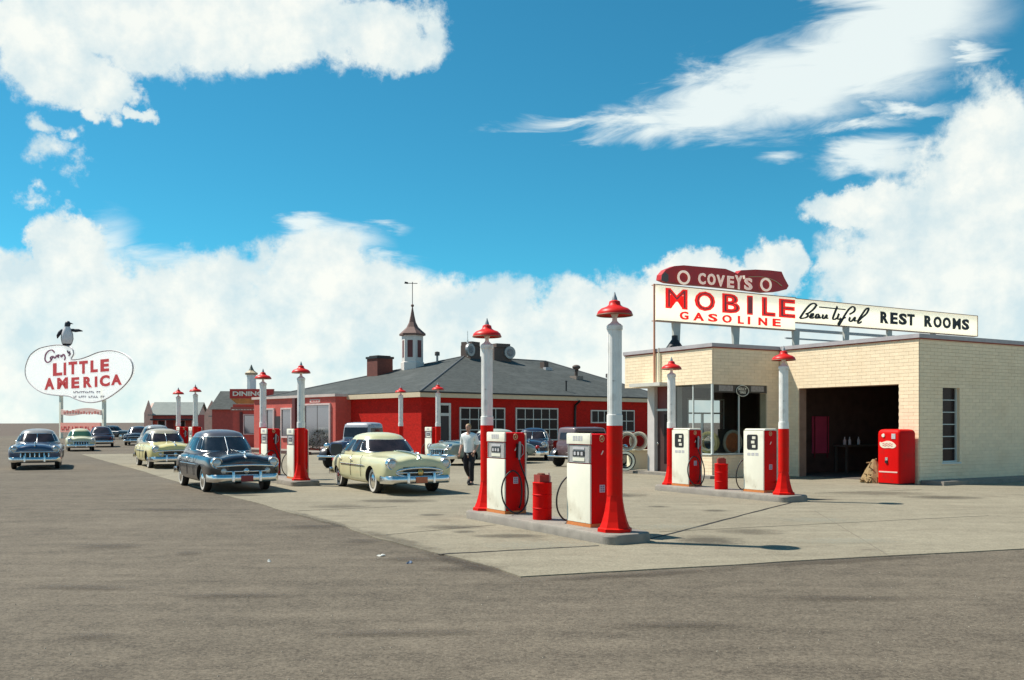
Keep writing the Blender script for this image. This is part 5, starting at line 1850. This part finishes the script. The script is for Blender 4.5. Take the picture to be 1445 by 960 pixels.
    # hood trim, side trim, handles
    if detail:
        B(MB().tube([(2.47, 0, .90), (2.3, 0, .995), (1.9, 0, 1.04), (1.3, 0, 1.065), (.85, 0, 1.07)], [.03, .022, .014, .012, .01], 6), 'hood_strip', CHROME, root, 50)
        if grille == 'oval':
            for sy in (-.055, .055):
                B(MB().tube([(2.47, sy * .9, .88), (2.3, sy, .985), (1.9, sy * 1.2, 1.032), (1.3, sy * 1.3, 1.055), (.85, sy * 1.3, 1.06)], .018, 6), 'hood_strip', mat('chrome_green', (.18, .26, .2), .15, .9), root, 50)
        B(MB().ball((2.32, 0, 1.02), .11, .028, .045).tube([(2.40, 0, 1.0), (2.2, 0, 1.06)], [.02, .01], 6), 'hood_ornament', CHROME, root, 50)
        for sy in (-1, 1):
            B(MB().tube([(1.0, sy * .947, .70), (.4, sy * .953, .70), (-.3, sy * .957, .70), (-1.0, sy * .957, .695)], .012, 6), 'side_strip', CHROME, root, 50)
            for hx in (.0, -.95):
                B(MB().tube([(hx, sy * .945, .86), (hx - .02, sy * .975, .86), (hx - .16, sy * .975, .86), (hx - .18, sy * .945, .86)], .013, 6), 'door_handle', CHROME, root, 50)
            for hx in (.72, -.12, -1.12):
                B(MB().tube([(hx, sy * .942, .40), (hx, sy * .955, .60), (hx, sy * .94, .86), (hx - .02, sy * .88, .955)], .006, 4), 'door_seam', DARK, root, None)
    # dark shape of seats behind glass is left to the tinted glass
    return root


CARGLASS = mat('car_glass', (.028, .020, .022), .08, .0, var=.6, scale=2.5, spec=.45)
WELL = mat('wheel_well', (.012, .012, .012), .9)
WWALL = mat('whitewall_rubber', (.60, .55, .48), .6, var=.1)
DARKG = mat('grille_shadow', (.02, .02, .02), .5)
NAVY, CREAMC, YELLOW = carpaint('navy', (.014, .013, .018), .22), carpaint('cream', (.66, .62, .36), .35), carpaint('yellow', (.70, .60, .24), .35)
NAVYTOP = carpaint('navy_roof', (.10, .095, .11), .3)
BLUE, MAROON, BLACKP, SILVER = carpaint('blue', (.025, .06, .13)), carpaint('maroon', (.022, .007, .009)), carpaint('black', (.012, .013, .018)), carpaint('silver_green', (.24, .29, .25))
MAUVE = carpaint('mauve', (.12, .068, .074), .4)
A_ = Vector(AX)


def cpos(u, v, h, k=.93, wx_=1.42, wy_=-.74):
    """car centre from where its right front wheel meets the ground"""
    x, y = ground(u, v)
    h = Vector(h).normalized()
    l = Vector((-h.y, h.x))
    c = Vector((x, y)) - h * (wx_ * k) - l * (wy_ * k)
    return (c.x, c.y)


h1 = (.504, -.864)
car('navy_sedan', 'dark navy sedan with chrome bumper facing the camera, left of the pumps', 'car', cpos(292, 694, h1), h1, NAVY, NAVYTOP, grille='bar', plate=mat('plate_red', (.25, .03, .03), .6), zr=1.46, glass=mat('bright_car_glass', (.02, .02, .025), .05, var=.6, scale=3, spec=1.0))
h2 = (.464, -.886)
car('cream_sedan', 'cream sedan with green tinted grille in the middle of the lot', 'car', cpos(532, 696.5, h2), h2, CREAMC, grille='oval', split=False, plate=mat('plate_orange', (.55, .16, .07), .6), zr=1.39, rearx=-2.0)
h3 = (.50, -.866)
car('yellow_sedan', 'yellow sedan parked behind the navy one', 'car', cpos(213, 661, h3), h3, YELLOW, carpaint('tan_roof', (.42, .36, .26), .4), grille='bar', rearx=-2.2)
h4 = (.42, -.907)
car('blue_sedan', 'dark blue sedan at the far left edge of the photo', 'car', at(53, 35.2), h4, BLUE, carpaint('pale_roof', (.26, .25, .24), .4), grille='teeth')
h5 = (.45, -.89)
car('pale_yellow_sedan', 'pale yellow sedan parked before the roadside sign posts', 'car', at(113, 57.0), h5, carpaint('pale_yellow', (.60, .57, .36), .4), k=.86, grille='teeth', glass=mat('green_glass', (.04, .10, .06), .08), detail=False)
car('maroon_sedan', 'very dark maroon sedan just behind the pale yellow one', 'car', at(143, 66.5), (-.4, .916), MAROON, grille='bar', detail=False)
car('black_sedan', 'small distant black car right of the roadside sign', 'car', at(163, 98), (.95, -.3), BLACKP, carpaint('grey_roof', (.3, .3, .3)), grille='bar', detail=False)
car('distant_blue_sedan', 'distant dark blue car left of the yellow sedan', 'car', at(194, 72), (.3, -.95), carpaint('dark_blue', (.02, .04, .07)), grille='bar', detail=False)
car('silver_sedan', 'silver sedan showing only its roof behind the yellow sedan', 'car', at(222, 52), (.5, -.866), carpaint('silver', (.30, .31, .30)), grille='bar', detail=False, zr=1.55)
car('grey_green_sedan', 'grey green sedan standing side on behind the walking man', 'car', at(684, 38.0), (-.78, -.62), SILVER, carpaint('pale_green_roof', (.50, .52, .42), .4), grille='teeth', zr=1.40)
car('dark_blue_sedan', 'dark blue sedan facing the camera between the two front pumps', 'car', at(752, 43.0), (-.10, -.995), carpaint('ink_blue', (.02, .024, .05)), grille='teeth')


def old_car(name, label, loc, heading, paint, roofpaint, k=.93, pickup=False, glass=None):
    """tall pre-war car: box cabin, tapering bonnet, separate wings, running boards"""
    root = thing(name, label, 'pickup' if pickup else 'car', (loc[0], loc[1], 0), math.atan2(heading[1], heading[0]), 'parked cars')
    glass = glass or CARGLASS

    def B(mb, nm, m, parent=root, smooth=40):
        mb.v = [(x * k, y * k, z * k) for x, y, z in mb.v]
        return mb.build(nm, m, parent, smooth)
    ce_, cs = (-1.55 if not pickup else -.75), .45
    rows = []
    for x, w, z0, z1 in ((ce_ - .05, .60, .55, 1.05), (ce_, .66, .48, 1.18), (-.3, .70, .45, 1.20), (cs, .68, .45, 1.18), (cs + .15, .60, .46, 1.15), (1.2, .46, .50, 1.10), (1.72, .38, .52, 1.06), (1.78, .30, .56, 1.0)):
        rows.append([(x, a, b) for a, b in rrect(-w, w, z0, z1, min(w, .18), 3)])
    B(MB().rows(rows, True, True), 'body', paint)
    rows = []
    for z, q, ins in ((1.16, 0, 0), (1.62, .06, .03), (1.74, .09, .05), (1.80, .16, .12), (1.83, .35, .35)):
        rows.append([(a, b, z) for a, b in rrect(ce_ + q * .6, cs - q, -.67 + ins, .67 - ins, .14, 4)])
    B(MB().rows(rows, True, True), 'cabin', roofpaint)
    for sy in (-1, 1):
        for x0, x1 in ([(ce_ + .18, -.62), (-.50, cs - .14)] if not pickup else [(ce_ + .15, cs - .14)]):
            B(MB().add([(x0, sy * .676, 1.24), (x1, sy * .676, 1.24), (x1 - .02, sy * .660, 1.60), (x0 + .02, sy * .660, 1.60), (x0, sy * .665, 1.24), (x1, sy * .665, 1.24), (x1 - .02, sy * .648, 1.60), (x0 + .02, sy * .648, 1.60)], [(0, 1, 2, 3), (4, 5, 6, 7), (0, 1, 5, 4), (1, 2, 6, 5), (2, 3, 7, 6), (3, 0, 4, 7)]), 'side_window', glass, root, None)
        for fx, rr_ in ((1.32, .44), (-1.38, .44)):
            pts = [(fx + rr_ * 1.05 * math.cos(a), .36 + rr_ * 1.1 * math.sin(a)) for a in [R(-5 + i * 15) for i in range(14)]]
            rws = []
            for x, z in pts:
                dx, dz = x - fx, z - .36
                l = math.hypot(dx, dz)
                rws.append([(x, sy * .52, z), (x + dx / l * .05, sy * .66, z + dz / l * .05), (x, sy * .86, z), (x - dx / l * .04, sy * .86, z - dz / l * .04), (x - dx / l * .03, sy * .52, z - dz / l * .03)])
            B(MB().rows(rws, True, True), 'wing', DARKWING, root, 45)
            wl = bpy.data.objects.new('wheel', None)
            COL.objects.link(wl)
            wl.parent = root
            wl.location = Vector((fx * k, sy * .70 * k, .36 * k)) * S
            wl.rotation_euler[2] = 0 if sy > 0 else math.pi
            B(MB().lathe([(.24, -.06), (.30, -.07), (.36, -.04), (.36, .04), (.30, .07), (.24, .06)], 24, (0, 0, 0), 'y', True), 'tyre', RUBBER, wl)
            B(MB().lathe([(.24, .062), (.20, .07), (.08, .06), (.06, .11), (.001, .12)], 20, (0, 0, 0), 'y', False), 'disc_wheel', mat('wheel_cream', (.55, .46, .36), .5), wl)
        B(MB().box(-.95, .9, sy * .80 - .12, sy * .80 + .1, .36, .40), 'running_board', DARKWING, root, None)
        B(MB().lathe([(.12, -.14), (.13, .0), (.11, .03), (.001, .05)], 16, (1.72, sy * .52, .88), 'x'), 'headlight', CHROME, root, 50)
    B(MB().add([(cs + .012, -.56, 1.24), (cs + .012, .56, 1.24), (cs - .045, .54, 1.62), (cs - .045, -.54, 1.62), (cs - .02, -.56, 1.24), (cs - .02, .56, 1.24), (cs - .08, .54, 1.62), (cs - .08, -.54, 1.62)], [(0, 1, 2, 3), (4, 5, 6, 7), (0, 1, 5, 4), (1, 2, 6, 5), (2, 3, 7, 6), (3, 0, 4, 7)]), 'windshield', glass, root, None)
    q = ce_ - .012
    B(MB().add([(q, -.42, 1.28), (q, .42, 1.28), (q + .045, .40, 1.58), (q + .045, -.40, 1.58), (q + .06, -.42, 1.28), (q + .06, .42, 1.28), (q + .1, .40, 1.58), (q + .1, -.40, 1.58)], [(0, 1, 2, 3), (4, 5, 6, 7), (0, 1, 5, 4), (1, 2, 6, 5), (2, 3, 7, 6), (3, 0, 4, 7)]), 'rear_window', glass, root, None)
    B(MB().prism(rrect(-.26, .26, .58, .98, .1), 1.781, 1.80, 'x'), 'radiator', DARKG, root, None)
    B(MB().tube([(1.95, -.78, .48), (2.0, -.4, .48), (2.0, .4, .48), (1.95, .78, .48)], .04, 8), 'front_bumper', CHROME)
    B(MB().tube([(-2.0, -.72, .50), (-2.04, -.4, .50), (-2.04, .4, .50), (-2.0, .72, .50)], .04, 8), 'rear_bumper', CHROME)
    if pickup:
        B(MB().box(-2.0, -.82, -.70, -.66, .55, .98).box(-2.0, -.82, .66, .70, .55, .98).box(-2.0, -.82, -.66, .66, .55, .60).box(-2.0, -1.96, -.66, .66, .601, .98), 'load_bed', paint, root, None)
    return root


DARKWING = carpaint('wing_black', (.02, .016, .018), .3)
old_car('old_sedan', 'mauve brown pre-war sedan half hidden behind the nearest pump', at(834, 36.0), (.80, .60), MAUVE, carpaint('mauve_roof', (.13, .085, .085), .4), k=.83)
old_car('old_pickup', 'navy old pickup with pale cab roof behind the cream sedan', at(510, 35.5), (-.40, -.917), carpaint('pickup_navy', (.035, .045, .09)), carpaint('pickup_roof', (.36, .36, .38)), pickup=True, k=.93)


# ------------------------------------------------------------------ the walking man
def skinned(name, verts, edges, m, parent, root_i=0, sub=2):
    me = bpy.data.meshes.new(name)
    me.from_pydata([Vector(v[:3]) * S for v in verts], edges, [])
    o = bpy.data.objects.new(name, me)
    COL.objects.link(o)
    md = o.modifiers.new('skin', 'SKIN')
    md.use_smooth_shade = True
    o.modifiers.new('sub', 'SUBSURF').levels = sub
    o.modifiers['sub'].render_levels = sub
    sk = me.skin_vertices[0].data
    for i, v in enumerate(verts):
        sk[i].radius = (v[3] * S, (v[4] if len(v) > 4 else v[3]) * S)
        sk[i].use_root = (i == root_i)
    bpy.context.view_layer.update()
    nm = evaluated(o)
    bpy.data.objects.remove(o)
    nm.materials.clear()
    nm.materials.append(m)
    r = bpy.data.objects.new(name, nm)
    COL.objects.link(r)
    r.parent = parent
    return r


# local: x to the man's left, -y the way he walks (towards the camera), z up
SKIN = mat('skin', (.50, .27, .19), .6, var=.08)
SHIRT = mat('white_shirt', (.90, .89, .85), .8, var=.05, scale=9, bump=.2, bscale=12)
TROU = mat('dark_trousers', (.014, .012, .016), .85, var=.3)
px_, py_ = ground(662, 685)
mn = thing('person', 'man in white shirt and dark trousers walking behind the front island', 'person', (px_, py_, 0), R(-22))
bv = [(0, 0, .86, .125, .09), (0, -.005, 1.02, .12, .085), (0, -.01, 1.20, .15, .10), (0, -.01, 1.33, .13, .085), (0, -.015, 1.40, .055), (0, -.03, 1.455, .05),
      (.17, 0, 1.325, .055), (.235, .05, 1.10, .042), (.20, -.08, .92, .032), (.19, -.14, .86, .028),
      (-.17, 0, 1.325, .055), (-.24, .06, 1.11, .042), (-.25, -.05, .90, .032), (-.25, -.09, .83, .028),
      (.085, 0, .78, .082), (.095, -.06, .45, .056), (.10, -.04, .10, .040), (.10, -.13, .03, .032),
      (-.085, .01, .78, .082), (-.10, .02, .47, .056), (-.11, .27, .22, .040), (-.11, .24, .12, .03)]
be = [(0, 1), (1, 2), (2, 3), (3, 4), (4, 5), (3, 6), (6, 7), (7, 8), (8, 9), (3, 10), (10, 11), (11, 12), (12, 13), (0, 14), (14, 15), (15, 16), (16, 17), (0, 18), (18, 19), (19, 20), (20, 21)]
skinned('body', bv, be, SKIN, mn)
hd = MB()
prof = [(.0, .001, 0), (.012, .030, .02), (.04, .052, .012), (.08, .066, .004), (.12, .073, 0), (.16, .070, .004), (.19, .050, .006), (.206, .002, .006)]
rows = []
for z, r_, off in prof:
    rows.append([(r_ * .88 * math.cos(2 * math.pi * i / 16), -.035 - off + r_ * 1.08 * math.sin(2 * math.pi * i / 16), 1.435 + z) for i in range(16)])
hd.rows(rows, True, True)
hd.tube([(0, -.105, 1.53), (0, -.132, 1.505), (0, -.108, 1.495)], [.006, .014, .010], 6)
for sx in (-1, 1):
    hd.ball((sx * .066, -.03, 1.525), .012, .02, .03, 8, 6)
head = hd.build('head', SKIN, mn, 60)
head.rotation_euler[2] = R(-12)
for sx in (-.028, .028):
    MB().ball((sx, -.107, 1.545), .011, .006, .007, 8, 6).build('eye', DARK, head, 60)
MB().ball((0, -.105, 1.473), .022, .006, .006, 8, 6).build('mouth', mat('lips', (.36, .12, .10), .5), head, 60)
hr = MB()
rows = []
for z, r_ in ((.085, .070), (.12, .078), (.16, .077), (.195, .058), (.216, .002)):
    rows.append([(r_ * .90 * math.cos(2 * math.pi * i / 16), -.028 + r_ * 1.08 * math.sin(2 * math.pi * i / 16) + (.035 if z < .15 and math.sin(2 * math.pi * i / 16) < -.3 else 0), 1.435 + z) for i in range(16)])
hr.rows(rows, True, True).build('hair', mat('sandy_hair', (.34, .24, .12), .8, var=.3, scale=20), head, 60)
sv = [(0, 0, .76, .150, .118), (0, -.005, .95, .145, .112), (0, -.01, 1.20, .168, .115), (0, -.01, 1.34, .135, .09), (0, -.015, 1.43, .070),
      (.175, 0, 1.325, .068), (.225, .04, 1.14, .060), (.225, .02, 1.06, .055), (-.175, 0, 1.325, .068), (-.23, .05, 1.15, .060), (-.235, .03, 1.07, .055)]
skinned('shirt', sv, [(0, 1), (1, 2), (2, 3), (3, 4), (3, 5), (5, 6), (6, 7), (3, 8), (8, 9), (9, 10)], SHIRT, mn)
tv_ = [(0, 0, .98, .128, .096), (.085, 0, .77, .098), (.095, -.06, .45, .074), (.10, -.04, .08, .060), (-.085, .01, .77, .098), (-.10, .02, .47, .074), (-.11, .26, .23, .058)]
skinned('trousers', tv_, [(0, 1), (1, 2), (2, 3), (0, 4), (4, 5), (5, 6)], TROU, mn)
for (x, y, z, tilt) in ((.10, -.10, .042, 0), (-.11, .27, .14, R(48))):
    sh_ = rbox(MB(), -.045, .045, -.15, .12, -.04, .045, .04, .035).build('shoe', mat('shoe_black', (.015, .012, .012), .4), mn, 40, (x, y, z))
    sh_.rotation_euler[0] = tilt
for sx, (hx, hy, hz) in ((1, (.19, -.15, .84)), (-1, (-.25, -.095, .815))):
    for f_ in range(4):
        ox = -.022 + f_ * .015
        L_ = (.062, .072, .068, .055)[f_]
        MB().tube([(hx + ox, hy, hz), (hx + ox, hy - .012, hz - L_ * .5), (hx + ox, hy + .004, hz - L_)], [.0085, .008, .006], 6).build('finger', SKIN, mn, 60)
    MB().tube([(hx - sx * .025, hy - .01, hz + .03), (hx - sx * .042, hy - .03, hz), (hx - sx * .040, hy - .035, hz - .03)], [.010, .009, .007], 6).build('thumb', SKIN, mn, 60)
